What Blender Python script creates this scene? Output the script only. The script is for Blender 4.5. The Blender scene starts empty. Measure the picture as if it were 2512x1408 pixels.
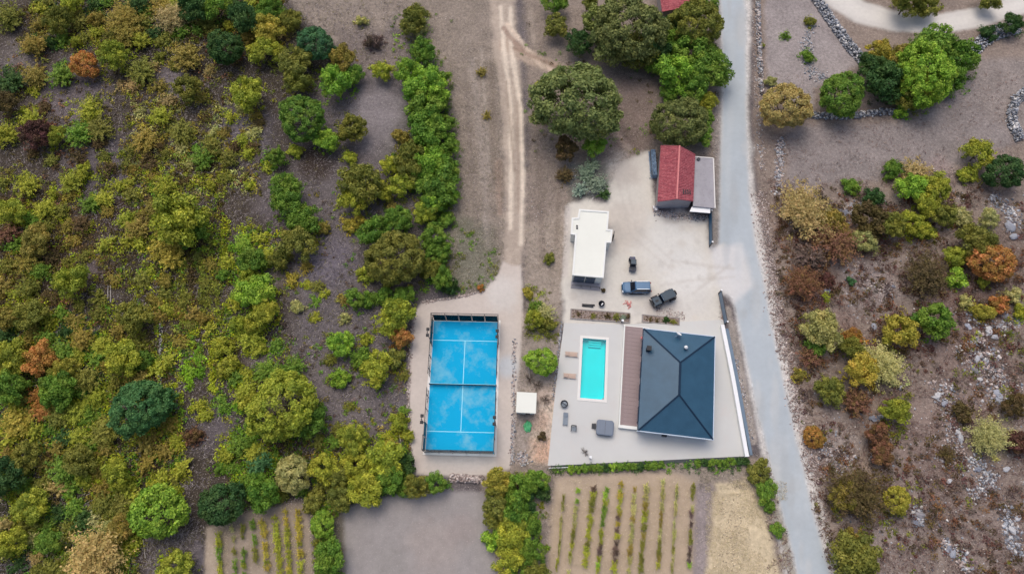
import bpy, bmesh, math, random
import numpy as np
from mathutils import Vector, Matrix
from mathutils.geometry import tessellate_polygon

random.seed(7)
RNG = np.random.default_rng(11)
SC = bpy.context.scene
COL = SC.collection
R = math.radians

# ------------------------------------------------------------------ camera, sky, sun, exposure
CAM_H, TILT, FPX = 102.0, R(20.0), 1674.67
cam_d = bpy.data.cameras.new('camera'); cam_d.lens = 24.0; cam_d.sensor_width = 36.0
cam_d.clip_end = 2000.0; cam_d.clip_start = 1.0
cam = bpy.data.objects.new('camera', cam_d); COL.objects.link(cam)
cam.location = (0, 0, CAM_H); cam.rotation_euler = (TILT, 0, 0)
SC.camera = cam

world = bpy.data.worlds.new('World'); SC.world = world; world.use_nodes = True
wn = world.node_tree.nodes; wl = world.node_tree.links
sky = wn.new('ShaderNodeTexSky'); sky.sky_type = 'NISHITA'; sky.sun_disc = False
SUN_EL, SUN_AZ = R(64), R(-20)          # azimuth clockwise from the photo's top
sky.sun_elevation = SUN_EL; sky.sun_rotation = SUN_AZ
sky.dust_density = 5.0; sky.air_density = 0.8; sky.ozone_density = 0.6
wn['Background'].inputs['Strength'].default_value = 0.15
wl.new(sky.outputs[0], wn['Background'].inputs['Color'])
sun_d = bpy.data.lights.new('sun', 'SUN'); sun_d.energy = 0.75; sun_d.angle = R(50); sun_d.color = (1.0, 0.95, 0.84)
sun = bpy.data.objects.new('sun', sun_d); COL.objects.link(sun)
sdir = Vector((math.sin(SUN_AZ) * math.cos(SUN_EL), math.cos(SUN_AZ) * math.cos(SUN_EL), math.sin(SUN_EL)))
sun.rotation_euler = sdir.to_track_quat('Z', 'Y').to_euler()
sun.location = (0, 40, 60)
vs = SC.view_settings
vs.view_transform = 'Standard'; vs.look = 'None'; vs.gamma = 1.0; vs.exposure = 0.1; vs.use_curve_mapping = False
SC.cycles.max_bounces = 6; SC.cycles.transparent_max_bounces = 12
SC.cycles.caustics_reflective = False; SC.cycles.caustics_refractive = False

# ------------------------------------------------------------------ helpers
CT, ST = math.cos(TILT), math.sin(TILT)
def at(px, py, z=0.0):
    """a point of the place, read off the photograph: photo pixel + real height -> metres"""
    u = (px - 1256) / FPX; v = (704 - py) / FPX
    d = (u, v * CT + ST, -CT + v * ST); k = (CAM_H - z) / -d[2]
    return Vector((d[0] * k, d[1] * k, z))
def mpp(px, py, z=0.0):
    u = (px - 1256) / FPX; v = (704 - py) / FPX
    return (CAM_H - z) / (CT - v * ST) / FPX
def to_px(x, y, z=0.0):
    dz = z - CAM_H
    a = y * CT + dz * ST; b = -y * ST + dz * CT
    return 1256 + FPX * x / -b, 704 - FPX * a / -b

def lin(c):
    c = c / 255.0
    return c / 12.92 if c <= 0.04045 else ((c + 0.055) / 1.055) ** 2.4
def C(r, g, b, k=1.0): return (lin(r) * k, lin(g) * k, lin(b) * k)

def tag(o, label=None, cat=None, group=None, kind=None):
    if label: o['label'] = label
    if cat: o['category'] = cat
    if group: o['group'] = group
    if kind: o['kind'] = kind
    return o
def empty(name, loc, rz=0.0, label=None, cat=None, group=None):
    o = bpy.data.objects.new(name, None); COL.objects.link(o)
    o.empty_display_size = 0.3
    o.location = loc; o.rotation_euler = (0, 0, rz)
    return tag(o, label, cat, group)
def link(name, mesh, parent=None, loc=None, rz=None, scale=None):
    o = bpy.data.objects.new(name, mesh); COL.objects.link(o)
    if parent: o.parent = parent
    if loc is not None: o.location = loc
    if rz is not None: o.rotation_euler = (0, 0, rz)
    if scale is not None: o.scale = scale
    return o

class MB:
    def __init__(s): s.v = []; s.f = []
    def add(s, vs_, fs):
        n = len(s.v); s.v += [tuple(v) for v in vs_]; s.f += [tuple(i + n for i in f) for f in fs]; return s
    def hexa(s, p):   # 4 bottom ccw, 4 top ccw
        return s.add(p, [(3, 2, 1, 0), (4, 5, 6, 7), (0, 1, 5, 4), (1, 2, 6, 5), (2, 3, 7, 6), (3, 0, 4, 7)])
    def box(s, c, d, rz=0.0):
        cx, cy, cz = c; a, b, h = d[0] / 2, d[1] / 2, d[2] / 2; co, si = math.cos(rz), math.sin(rz)
        p = [(cx + x * co - y * si, cy + x * si + y * co, cz + z) for z in (-h, h) for x, y in ((-a, -b), (a, -b), (a, b), (-a, b))]
        return s.hexa(p)
    def bar(s, p0, p1, w, h=None):
        p0, p1 = Vector(p0), Vector(p1); h = h or w; d = (p1 - p0).normalized()
        up = Vector((0, 0, 1)) if abs(d.z) < 0.95 else Vector((1, 0, 0))
        a = d.cross(up).normalized() * w / 2; b = a.cross(d).normalized() * h / 2
        return s.hexa([p0 - a - b, p0 + a - b, p1 + a - b, p1 - a - b, p0 - a + b, p0 + a + b, p1 + a + b, p1 - a + b])
    def cyl(s, p0, p1, r0, r1=None, n=12, caps=True):
        p0, p1 = Vector(p0), Vector(p1); r1 = r0 if r1 is None else r1; d = (p1 - p0).normalized()
        up = Vector((0, 0, 1)) if abs(d.z) < 0.95 else Vector((1, 0, 0))
        a = d.cross(up).normalized(); b = d.cross(a)
        ring = [(math.cos(2 * math.pi * i / n), math.sin(2 * math.pi * i / n)) for i in range(n)]
        vv = [p0 + (a * c + b * q) * r0 for c, q in ring] + [p1 + (a * c + b * q) * r1 for c, q in ring]
        ff = [(i, (i + 1) % n, n + (i + 1) % n, n + i) for i in range(n)]
        if caps: ff += [tuple(range(n))[::-1], tuple(range(n, 2 * n))]
        return s.add(vv, ff)
    def prism(s, poly, z0, z1):
        n = len(poly)
        tris = tessellate_polygon([[Vector((x, y, 0)) for x, y in poly]])
        vv = [(x, y, z0) for x, y in poly] + [(x, y, z1) for x, y in poly]
        ff = [(i, (i + 1) % n, n + (i + 1) % n, n + i) for i in range(n)]
        ff += [tuple(n + i for i in t) for t in tris] + [tuple(t) for t in tris]
        return s.add(vv, ff)
    def loft(s, rings):
        n = len(rings[0]); base = len(s.v)
        vv = [p for r in rings for p in r]; ff = []
        for k in range(len(rings) - 1):
            for i in range(n):
                ff.append((k * n + i, k * n + (i + 1) % n, (k + 1) * n + (i + 1) % n, (k + 1) * n + i))
        ff += [tuple(range(n))[::-1], tuple((len(rings) - 1) * n + i for i in range(n))]
        return s.add(vv, ff)
    def lathe(s, prof, n=20, c=(0, 0, 0)):
        vv = []; ff = []
        for r, z in prof:
            vv += [(c[0] + r * math.cos(2 * math.pi * i / n), c[1] + r * math.sin(2 * math.pi * i / n), c[2] + z) for i in range(n)]
        for k in range(len(prof) - 1):
            ff += [(k * n + i, k * n + (i + 1) % n, (k + 1) * n + (i + 1) % n, (k + 1) * n + i) for i in range(n)]
        return s.add(vv, ff)
    def mesh(s, name, mat, bevel=0.0, smooth=False, seg=2):
        m = bpy.data.meshes.new(name); bm = bmesh.new()
        vv = [bm.verts.new(v) for v in s.v]
        for f in s.f:
            try: bm.faces.new([vv[i] for i in f])
            except ValueError: pass
        bmesh.ops.recalc_face_normals(bm, faces=bm.faces)
        if bevel:
            bmesh.ops.remove_doubles(bm, verts=bm.verts, dist=1e-4)
            es = [e for e in bm.edges if len(e.link_faces) == 2 and e.calc_face_angle(0) > 0.5]
            bmesh.ops.bevel(bm, geom=es, offset=bevel, segments=seg, profile=0.5, affect='EDGES', clamp_overlap=True)
        if smooth:
            for f in bm.faces: f.smooth = True
        bm.to_mesh(m); bm.free()
        if mat: m.materials.append(mat)
        return m
    def build(s, name, mat, parent=None, bevel=0.0, smooth=False, loc=None, rz=None, seg=2):
        return link(name, s.mesh(name, mat, bevel, smooth, seg), parent, loc, rz)

def np_mesh(name, verts, faces, mat=None, color=None, smooth=False, extra=None):
    """verts (n,3), faces (m,k) with k the same for all; color (n,3) per point"""
    m = bpy.data.meshes.new(name)
    nv, (nf, k) = len(verts), faces.shape
    m.vertices.add(nv); m.vertices.foreach_set('co', np.ascontiguousarray(verts, np.float32).ravel())
    m.loops.add(nf * k); m.loops.foreach_set('vertex_index', np.ascontiguousarray(faces, np.int32).ravel())
    m.polygons.add(nf); m.polygons.foreach_set('loop_start', np.arange(0, nf * k, k, dtype=np.int32))
    m.update(calc_edges=True)
    if smooth: m.polygons.foreach_set('use_smooth', np.ones(nf, bool))
    if color is not None:
        a = m.attributes.new('col', 'FLOAT_COLOR', 'POINT')
        a.data.foreach_set('color', np.concatenate([color, np.ones((nv, 1))], 1).astype(np.float32).ravel())
    for key, arr in (extra or {}).items():
        a = m.attributes.new(key, 'FLOAT', 'POINT'); a.data.foreach_set('value', arr.astype(np.float32))
    if mat: m.materials.append(mat)
    return m

# ------------------------------------------------------------------ materials
def new_mat(name):
    m = bpy.data.materials.new(name); m.use_nodes = True
    return m, m.node_tree.nodes, m.node_tree.links, m.node_tree.nodes['Principled BSDF']
def noise(n, l, scale, detail=4, rough=0.55, coord='Object', stretch=None):
    tc = n.new('ShaderNodeTexCoord'); tx = n.new('ShaderNodeTexNoise')
    tx.inputs['Scale'].default_value = scale; tx.inputs['Detail'].default_value = detail; tx.inputs['Roughness'].default_value = rough
    if stretch:
        mp = n.new('ShaderNodeMapping'); mp.inputs['Scale'].default_value = stretch
        l.new(tc.outputs[coord], mp.inputs['Vector']); l.new(mp.outputs[0], tx.inputs['Vector'])
    else: l.new(tc.outputs[coord], tx.inputs['Vector'])
    return tx.outputs['Fac']
def ramp(n, l, fac, lo, hi, a=0.0, b=1.0):
    mr = n.new('ShaderNodeMapRange'); mr.inputs['From Min'].default_value = lo; mr.inputs['From Max'].default_value = hi
    mr.inputs['To Min'].default_value = a; mr.inputs['To Max'].default_value = b
    l.new(fac, mr.inputs['Value']); return mr.outputs[0]
def mixc(n, l, fac, a, b, blend='MIX'):
    mx = n.new('ShaderNodeMix'); mx.data_type = 'RGBA'; mx.blend_type = blend
    if isinstance(fac, (int, float)): mx.inputs[0].default_value = fac
    else: l.new(fac, mx.inputs[0])
    for sock, val in ((mx.inputs[6], a), (mx.inputs[7], b)):
        if isinstance(val, tuple): sock.default_value = (*val[:3], 1)
        else: l.new(val, sock)
    return mx.outputs[2]
def bump(n, l, b, h, strength, dist):
    bp = n.new('ShaderNodeBump'); bp.inputs['Strength'].default_value = strength; bp.inputs['Distance'].default_value = dist
    l.new(h, bp.inputs['Height']); l.new(bp.outputs[0], b.inputs['Normal'])

def paint(name, rgb, rough=0.6, var=0.12, scale=1.2, metal=0.0, spec=0.4, dirt=None, bmp=0.0, bscale=30):
    """a paint or plaster coat with uneven tone and some wear"""
    m, n, l, b = new_mat(name)
    f = noise(n, l, scale, 6, 0.65)
    base = mixc(n, l, ramp(n, l, f, 0.3, 0.7), tuple(c * (1 - var) for c in rgb), tuple(min(1, c * (1 + var)) for c in rgb))
    if dirt:
        f2 = noise(n, l, scale * 3.1, 8, 0.7)
        base = mixc(n, l, ramp(n, l, f2, 0.52, 0.75, 0, dirt[1]), base, dirt[0])
    l.new(base, b.inputs['Base Color'])
    b.inputs['Roughness'].default_value = rough; b.inputs['Metallic'].default_value = metal
    b.inputs['Specular IOR Level'].default_value = spec
    if bmp: bump(n, l, b, noise(n, l, bscale, 6, 0.7), bmp, 0.02)
    return m

def soil_mat(name, fine=2.2, amp=0.22, speck=0.5, bmp=0.5, pebble=9.0, tint=C(205, 195, 188)):
    m, n, l, b = new_mat(name)
    at_ = n.new('ShaderNodeAttribute'); at_.attribute_name = 'col'
    f1 = noise(n, l, fine, 8, 0.72); f0 = noise(n, l, 0.25, 5, 0.6)
    k = n.new('ShaderNodeMath'); k.operation = 'ADD'
    l.new(ramp(n, l, f1, 0.25, 0.75, 1 - amp, 1 + amp), k.inputs[0]); l.new(ramp(n, l, f0, 0.3, 0.7, -amp * 0.5, amp * 0.5), k.inputs[1])
    cb = n.new('ShaderNodeVectorMath'); cb.operation = 'SCALE'
    l.new(at_.outputs['Color'], cb.inputs[0]); l.new(k.outputs[0], cb.inputs['Scale'])
    f2 = noise(n, l, pebble, 3, 0.6)
    c2 = mixc(n, l, ramp(n, l, f2, 0.60, 0.68, 0, speck), cb.outputs[0], tint)
    f3 = noise(n, l, pebble * 0.8, 2, 0.6, stretch=(1.7, 1.0, 1.0))
    dk = n.new('ShaderNodeVectorMath'); dk.operation = 'SCALE'; dk.inputs['Scale'].default_value = 0.55
    l.new(c2, dk.inputs[0])
    c3 = mixc(n, l, ramp(n, l, f3, 0.62, 0.70, 0, speck), c2, dk.outputs[0])
    l.new(c3, b.inputs['Base Color'])
    b.inputs['Roughness'].default_value = 0.95; b.inputs['Specular IOR Level'].default_value = 0.1
    if bmp: bump(n, l, b, f1, bmp, 0.15)
    return m

def vcol_mat(name, rough=0.9, scale=8.0, var=0.25, spec=0.2):
    m, n, l, b = new_mat(name)
    at_ = n.new('ShaderNodeAttribute'); at_.attribute_name = 'col'
    f = noise(n, l, scale, 4, 0.7)
    s = n.new('ShaderNodeVectorMath'); s.operation = 'SCALE'
    l.new(at_.outputs['Color'], s.inputs[0]); l.new(ramp(n, l, f, 0.3, 0.7, 1 - var, 1 + var), s.inputs['Scale'])
    l.new(s.outputs[0], b.inputs['Base Color'])
    b.inputs['Roughness'].default_value = rough; b.inputs['Specular IOR Level'].default_value = spec
    return m

def leaf_shader(m, n, l, b, colour, trans=0.22):
    l.new(colour, b.inputs['Base Color']); b.inputs['Roughness'].default_value = 0.62
    b.inputs['Specular IOR Level'].default_value = 0.22
    tr = n.new('ShaderNodeBsdfTranslucent'); l.new(colour, tr.inputs['Color'])
    mx = n.new('ShaderNodeMixShader'); mx.inputs[0].default_value = trans
    l.new(b.outputs[0], mx.inputs[1]); l.new(tr.outputs[0], mx.inputs[2])
    l.new(mx.outputs[0], n['Material Output'].inputs['Surface'])

def leaf_mat():
    """leaf colour = the plant's own colour, each leaf and each twig of leaves a little different"""
    m, n, l, b = new_mat('foliage')
    oi = n.new('ShaderNodeObjectInfo')
    t = n.new('ShaderNodeAttribute'); t.attribute_name = 'tint'
    w = n.new('ShaderNodeAttribute'); w.attribute_name = 'warm'
    hs = n.new('ShaderNodeHueSaturation')
    l.new(oi.outputs['Color'], hs.inputs['Color'])
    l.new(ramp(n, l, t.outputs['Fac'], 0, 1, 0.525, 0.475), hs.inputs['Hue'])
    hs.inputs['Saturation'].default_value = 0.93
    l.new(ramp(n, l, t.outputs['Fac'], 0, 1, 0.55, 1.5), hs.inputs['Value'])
    wm = n.new('ShaderNodeMath'); wm.operation = 'MULTIPLY'
    l.new(w.outputs['Fac'], wm.inputs[0]); l.new(oi.outputs['Alpha'], wm.inputs[1])
    hot = mixc(n, l, wm.outputs[0], hs.outputs[0], C(132, 124, 44, 1.3))
    leaf_shader(m, n, l, b, hot)
    return m
def leaf_vcol_mat():
    m, n, l, b = new_mat('undergrowth_leaves')
    a = n.new('ShaderNodeAttribute'); a.attribute_name = 'col'
    leaf_shader(m, n, l, b, a.outputs['Color'], 0.18)
    return m
def glass_mat(name, tint=(0.9, 0.97, 1.0), refl=1.0):
    m, n, l, b = new_mat(name); n.remove(b)
    t = n.new('ShaderNodeBsdfTransparent'); t.inputs[0].default_value = (*tint, 1)
    g = n.new('ShaderNodeBsdfGlossy'); g.inputs['Roughness'].default_value = 0.03
    fr = n.new('ShaderNodeFresnel'); fr.inputs['IOR'].default_value = 1.12
    mx = n.new('ShaderNodeMixShader'); l.new(fr.outputs[0], mx.inputs[0]); l.new(t.outputs[0], mx.inputs[1]); l.new(g.outputs[0], mx.inputs[2])
    l.new(mx.outputs[0], n['Material Output'].inputs['Surface'])
    return m
def water_mat():
    m, n, l, b = new_mat('pool_water'); n.remove(b)
    t = n.new('ShaderNodeBsdfTransparent'); t.inputs[0].default_value = (0.36, 0.985, 0.985, 1)
    g = n.new('ShaderNodeBsdfGlossy'); g.inputs['Roughness'].default_value = 0.04
    fr = n.new('ShaderNodeFresnel'); fr.inputs['IOR'].default_value = 1.33
    bp = n.new('ShaderNodeBump'); bp.inputs['Strength'].default_value = 0.25; bp.inputs['Distance'].default_value = 0.1
    l.new(noise(n, l, 1.6, 3, 0.5), bp.inputs['Height']); l.new(bp.outputs[0], g.inputs['Normal']); l.new(bp.outputs[0], fr.inputs['Normal'])
    mx = n.new('ShaderNodeMixShader'); l.new(fr.outputs[0], mx.inputs[0]); l.new(t.outputs[0], mx.inputs[1]); l.new(g.outputs[0], mx.inputs[2])
    l.new(mx.outputs[0], n['Material Output'].inputs['Surface'])
    return m
def court_mat():
    m, n, l, b = new_mat('blue_court_turf')
    f = noise(n, l, 0.24, 7, 0.66); f2 = noise(n, l, 60, 2, 0.6)
    base = mixc(n, l, ramp(n, l, f2, 0.3, 0.7), C(8, 156, 208), C(20, 174, 220))
    base = mixc(n, l, ramp(n, l, f, 0.48, 0.64, 0, 0.55), base, C(140, 196, 210))     # paler patches spread over the turf
    l.new(base, b.inputs['Base Color']); b.inputs['Roughness'].default_value = 0.85; b.inputs['Specular IOR Level'].default_value = 0.15
    return m
def tile_roof_mat():
    m, n, l, b = new_mat('old_clay_tile')
    f = noise(n, l, 1.6, 8, 0.8); f2 = noise(n, l, 4.5, 4, 0.7)
    base = mixc(n, l, ramp(n, l, f, 0.35, 0.65), C(140, 68, 80), C(192, 108, 114))
    base = mixc(n, l, ramp(n, l, f2, 0.54, 0.66, 0, 0.7), base, C(214, 150, 152))
    l.new(base, b.inputs['Base Color']); b.inputs['Roughness'].default_value = 0.85; b.inputs['Specular IOR Level'].default_value = 0.15
    return m
def roof_metal_mat():
    m, n, l, b = new_mat('dark_roof_sheet')
    f = noise(n, l, 0.6, 5, 0.6)
    base = mixc(n, l, ramp(n, l, f, 0.3, 0.7), C(40, 78, 102), C(48, 88, 114))
    l.new(base, b.inputs['Base Color']); b.inputs['Roughness'].default_value = 0.42; b.inputs['Specular IOR Level'].default_value = 0.5
    return m

M = dict(
    soil=soil_mat('dry_soil', 2.0, 0.34, 0.6, 0.7, 6.0), gravel=soil_mat('pale_gravel', 1.6, 0.08, 0.16, 0.2, 7.0),
    asphalt=soil_mat('worn_road', 0.9, 0.06, 0.08, 0.05, 14.0), field=soil_mat('tilled_field', 0.8, 0.14, 0.3, 0.3, 5.0),
    straw=soil_mat('straw_stubble', 1.6, 0.24, 0.7, 0.5, 4.0, C(222, 208, 176)),
    track=soil_mat('rutted_dirt', 1.3, 0.22, 0.4, 0.5, 5.0),
    paving=paint('terrace_concrete', C(197, 198, 196), 0.8, 0.05, 0.12, dirt=(C(198, 192, 188), 0.55)),
    white=paint('white_plaster', C(226, 228, 224), 0.7, 0.03, 0.4, dirt=(C(195, 195, 190), 0.2)),
    roofwhite=paint('white_roof_membrane', C(226, 228, 219), 0.75, 0.03, 0.25, dirt=(C(205, 208, 198), 0.25)),
    coping=paint('pale_coping_stone', C(222, 220, 216), 0.6, 0.04, 1.0),
    conc=paint('grey_concrete', C(158, 156, 162), 0.85, 0.10, 0.6, dirt=(C(120, 116, 116), 0.5), bmp=0.2),
    stone=paint('grey_masonry', C(150, 145, 143), 0.9, 0.2, 2.2, dirt=(C(105, 100, 98), 0.6), bmp=0.4, bscale=8),
    tile=tile_roof_mat(), ridge=paint('pink_ridge_mortar', C(206, 128, 128), 0.85, 0.15, 3.0),
    roof=roof_metal_mat(), roofcap=paint('roof_flashing', C(24, 46, 68), 0.75, 0.06, 2.0, spec=0.2),
    gutter=paint('pale_gutter', C(190, 205, 222), 0.5, 0.05, 2.0),
    black=paint('black_steel', C(24, 27, 36), 0.5, 0.1, 3.0), rubber=paint('tyre_rubber', C(26, 27, 30), 0.85, 0.15, 6.0),
    darkgrey=paint('dark_grey_plastic', C(58, 62, 68), 0.6, 0.1, 4.0),
    deck=paint('brown_deck_board', C(146, 130, 130), 0.7, 0.10, 0.5, dirt=(C(128, 106, 104), 0.5)),
    court=court_mat(), line=paint('court_line_paint', C(150, 222, 240), 0.7, 0.05, 4.0),
    glass=glass_mat('clear_glass'), carglass=paint('dark_car_glass', C(10, 16, 30), 0.08, 0.05, 2.0, spec=0.6),
    winglass=paint('window_glass', C(60, 78, 98), 0.08, 0.1, 1.0, spec=0.6),
    poolwall=paint('turquoise_pool_liner', C(14, 234, 240), 0.5, 0.05, 0.6), water=water_mat(),
    suv=paint('blue_grey_car_paint', C(58, 94, 128), 0.25, 0.05, 2.0, metal=0.25, spec=0.6),
    jeep=paint('dark_teal_car_paint', C(8, 44, 64), 0.28, 0.05, 2.0, metal=0.2, spec=0.6),
    buggy=paint('navy_buggy_paint', C(16, 32, 74), 0.3, 0.08, 2.0, spec=0.5),
    chrome=paint('bright_trim', C(196, 208, 220), 0.25, 0.05, 2.0, metal=0.6),
    lampred=paint('red_lens', C(140, 20, 20), 0.2, 0.05), lens=paint('clear_lens', C(215, 222, 230), 0.15, 0.05),
    wood=paint('weathered_teak', C(196, 172, 156), 0.75, 0.12, 3.0), cushion=paint('grey_fabric', C(136, 147, 158), 0.9, 0.06, 3.0),
    tubcover=paint('grey_vinyl_cover', C(110, 121, 137), 0.5, 0.06, 0.8), gate=paint('blue_grey_gate_sheet', C(48, 92, 124), 0.45, 0.08, 1.0),
    gate2=paint('slate_gate_sheet', C(104, 124, 144), 0.5, 0.08, 1.0),
    tarp=paint('blue_tarpaulin', C(112, 134, 158), 0.6, 0.35, 2.5), green=paint('green_plastic', C(76, 168, 112), 0.5, 0.2, 3.0),
    brick=paint('broken_pink_brick', C(205, 140, 136), 0.9, 0.2, 6.0), bark=paint('bark', C(92, 80, 72), 0.95, 0.25, 5.0),
    rock=vcol_mat('limestone'), twig=vcol_mat('dry_twigs', var=0.1), stake=paint('grey_weathered_stake', C(176, 170, 164), 0.9, 0.2, 5.0),
    soilbed=paint('planting_bed_soil', C(142, 128, 120), 0.95, 0.25, 2.5, dirt=(C(95, 86, 80), 0.7), bmp=0.6, bscale=10),
    leaf=leaf_mat(), under=leaf_vcol_mat(), white2=paint('white_enamel', C(232, 234, 236), 0.4, 0.03, 3.0),
    dkstrip=paint('dark_edge_strip', C(70, 76, 76), 0.9, 0.2, 2.0, bmp=0.3),
)

# ------------------------------------------------------------------ noise fields on numpy arrays
def vnoise(x, y, seed=0):
    r = np.random.default_rng(seed); T = r.random((256, 256))
    xi = np.floor(x).astype(int); yi = np.floor(y).astype(int); fx = x - xi; fy = y - yi
    fx = fx * fx * (3 - 2 * fx); fy = fy * fy * (3 - 2 * fy)
    a = T[xi % 256, yi % 256]; b = T[(xi + 1) % 256, yi % 256]; c = T[xi % 256, (yi + 1) % 256]; d = T[(xi + 1) % 256, (yi + 1) % 256]
    return (a * (1 - fx) + b * fx) * (1 - fy) + (c * (1 - fx) + d * fx) * fy
def fbm(x, y, s, oct=4, seed=0, rough=0.55):
    v = 0; a = 1; t = 0
    for k in range(oct):
        v = v + a * vnoise(x * s + 37 * k, y * s + 91 * k, seed + k); t += a; a *= rough; s *= 2.03
    return v / t * 2 - 1
def sdf_poly(X, Y, poly):
    d = np.full(X.shape, 1e9); inside = np.zeros(X.shape, bool); n = len(poly)
    for i in range(n):
        x0, y0 = poly[i]; x1, y1 = poly[(i + 1) % n]; ex, ey = x1 - x0, y1 - y0
        t = np.clip(((X - x0) * ex + (Y - y0) * ey) / (ex * ex + ey * ey + 1e-9), 0, 1)
        d = np.minimum(d, (X - x0 - t * ex) ** 2 + (Y - y0 - t * ey) ** 2)
        c = ((y0 > Y) != (y1 > Y)) & (X < ex * (Y - y0) / (ey if abs(ey) > 1e-9 else 1e-9) + x0)
        inside ^= c
    d = np.sqrt(d); return np.where(inside, -d, d)
def sdf_line(X, Y, pts, w):
    d = np.full(X.shape, 1e9)
    for i in range(len(pts) - 1):
        x0, y0 = pts[i][:2]; x1, y1 = pts[i + 1][:2]; ex, ey = x1 - x0, y1 - y0
        w0 = pts[i][2] if len(pts[i]) > 2 else w; w1 = pts[i + 1][2] if len(pts[i + 1]) > 2 else w
        t = np.clip(((X - x0) * ex + (Y - y0) * ey) / (ex * ex + ey * ey), 0, 1)
        d = np.minimum(d, np.hypot(X - x0 - t * ex, Y - y0 - t * ey) - (w0 + (w1 - w0) * t))
    return d

# ------------------------------------------------------------------ the ground, roads and fields (outlines in photo pixels)
ROAD_L = [(1764, -60), (1768, 0), (1774, 200), (1771, 330), (1766, 480), (1764, 600), (1790, 700), (1812, 790), (1836, 900), (1862, 1020), (1893, 1150), (1925, 1280), (1956, 1408), (1985, 1520)]
ROAD_R = [(2070, 1520), (2036, 1408), (1998, 1270), (1962, 1120), (1930, 980), (1902, 850), (1878, 720), (1852, 600), (1838, 480), (1832, 350), (1830, 200), (1826, 0), (1826, -60)]
POLY = dict(
    road=ROAD_L + ROAD_R,
    gravel_yard=[(1492, 452), (1530, 395), (1592, 372), (1606, 520), (1738, 540), (1744, 620), (1775, 600), (1800, 720), (1768, 720), (1776, 800), (1384, 800), (1378, 700), (1386, 640), (1396, 500), (1440, 488), (1490, 498)],
    gravel_apron=[(1234, 640), (1256, 652), (1278, 650), (1284, 740), (1274, 900), (1264, 1000), (1260, 1100), (1250, 1150), (1190, 1166), (1100, 1168), (1013, 1162), (1004, 1060), (1002, 940), (1016, 765), (1036, 742), (1130, 729), (1186, 714), (1216, 686)],
    fallow_field=[(832, 1256), (900, 1230), (1000, 1206), (1110, 1200), (1186, 1208), (1202, 1290), (1214, 1330), (1222, 1460), (850, 1460)],
    vineyard_soil=[(1362, 1172), (1500, 1158), (1712, 1162), (1706, 1460), (1338, 1460)],
    vineyard_plot=[(504, 1292), (600, 1254), (690, 1234), (748, 1228), (766, 1300), (772, 1460), (498, 1460)],
    stubble_field=[(1756, 1186), (1830, 1176), (1862, 1230), (1898, 1330), (1926, 1460), (1726, 1460)],
)
TRACK = [(1236, -60, 34), (1232, 40, 31), (1242, 120, 29), (1250, 200, 27), (1260, 320, 27), (1264, 450, 26), (1264, 560, 26), (1258, 650, 24)]
BRANCH = [(1244, 110, 20), (1300, 140, 17), (1384, 178, 14)]
WHITE_TRACK = [(1990, -80, 30), (2050, -10, 30), (2110, 30, 27), (2190, 52, 25), (2300, 60, 24), (2400, 44, 24), (2520, 6, 24), (2640, -40, 24)]
TERRACE_PX = [(1384, 792), (1530, 796), (1774, 784), (1840, 1118), (1344, 1142), (1358, 1000), (1372, 880)]
POOL_PX = [(1424, 823), (1497, 828), (1485, 986), (1415, 983)]

STEP = 0.29
gx = np.arange(-108, 108, STEP); gy = np.arange(-16, 108, STEP)
GX, GY = np.meshgrid(gx, gy, indexing='ij'); PX, PY = to_px(GX, GY)
wob = fbm(GX, GY, 0.35, 4, 3); wob2 = fbm(GX, GY, 1.3, 3, 9); big = fbm(GX, GY, 0.06, 4, 21)
ground = np.empty(GX.shape + (3,)); ground[:] = C(100, 94, 98)
rough = np.ones(GX.shape)
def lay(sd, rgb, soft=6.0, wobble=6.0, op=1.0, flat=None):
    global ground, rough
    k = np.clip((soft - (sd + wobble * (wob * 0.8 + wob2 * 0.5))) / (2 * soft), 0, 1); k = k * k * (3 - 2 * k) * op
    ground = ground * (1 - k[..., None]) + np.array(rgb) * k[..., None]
    if flat is not None: rough = rough * (1 - k * flat)
def blob(x, y, r, rgb, op=1.0, soft=None, wobble=None, ry=None):
    d = (np.hypot((PX - x), (PY - y) * r / (ry or r)) - r)
    lay(d, rgb, soft or r * 0.5, wobble if wobble is not None else r * 0.5, op)
def P(pts, rgb, soft=8, wobble=8, op=1.0, flat=None): lay(sdf_poly(PX, PY, pts), rgb, soft, wobble, op, flat)

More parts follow.
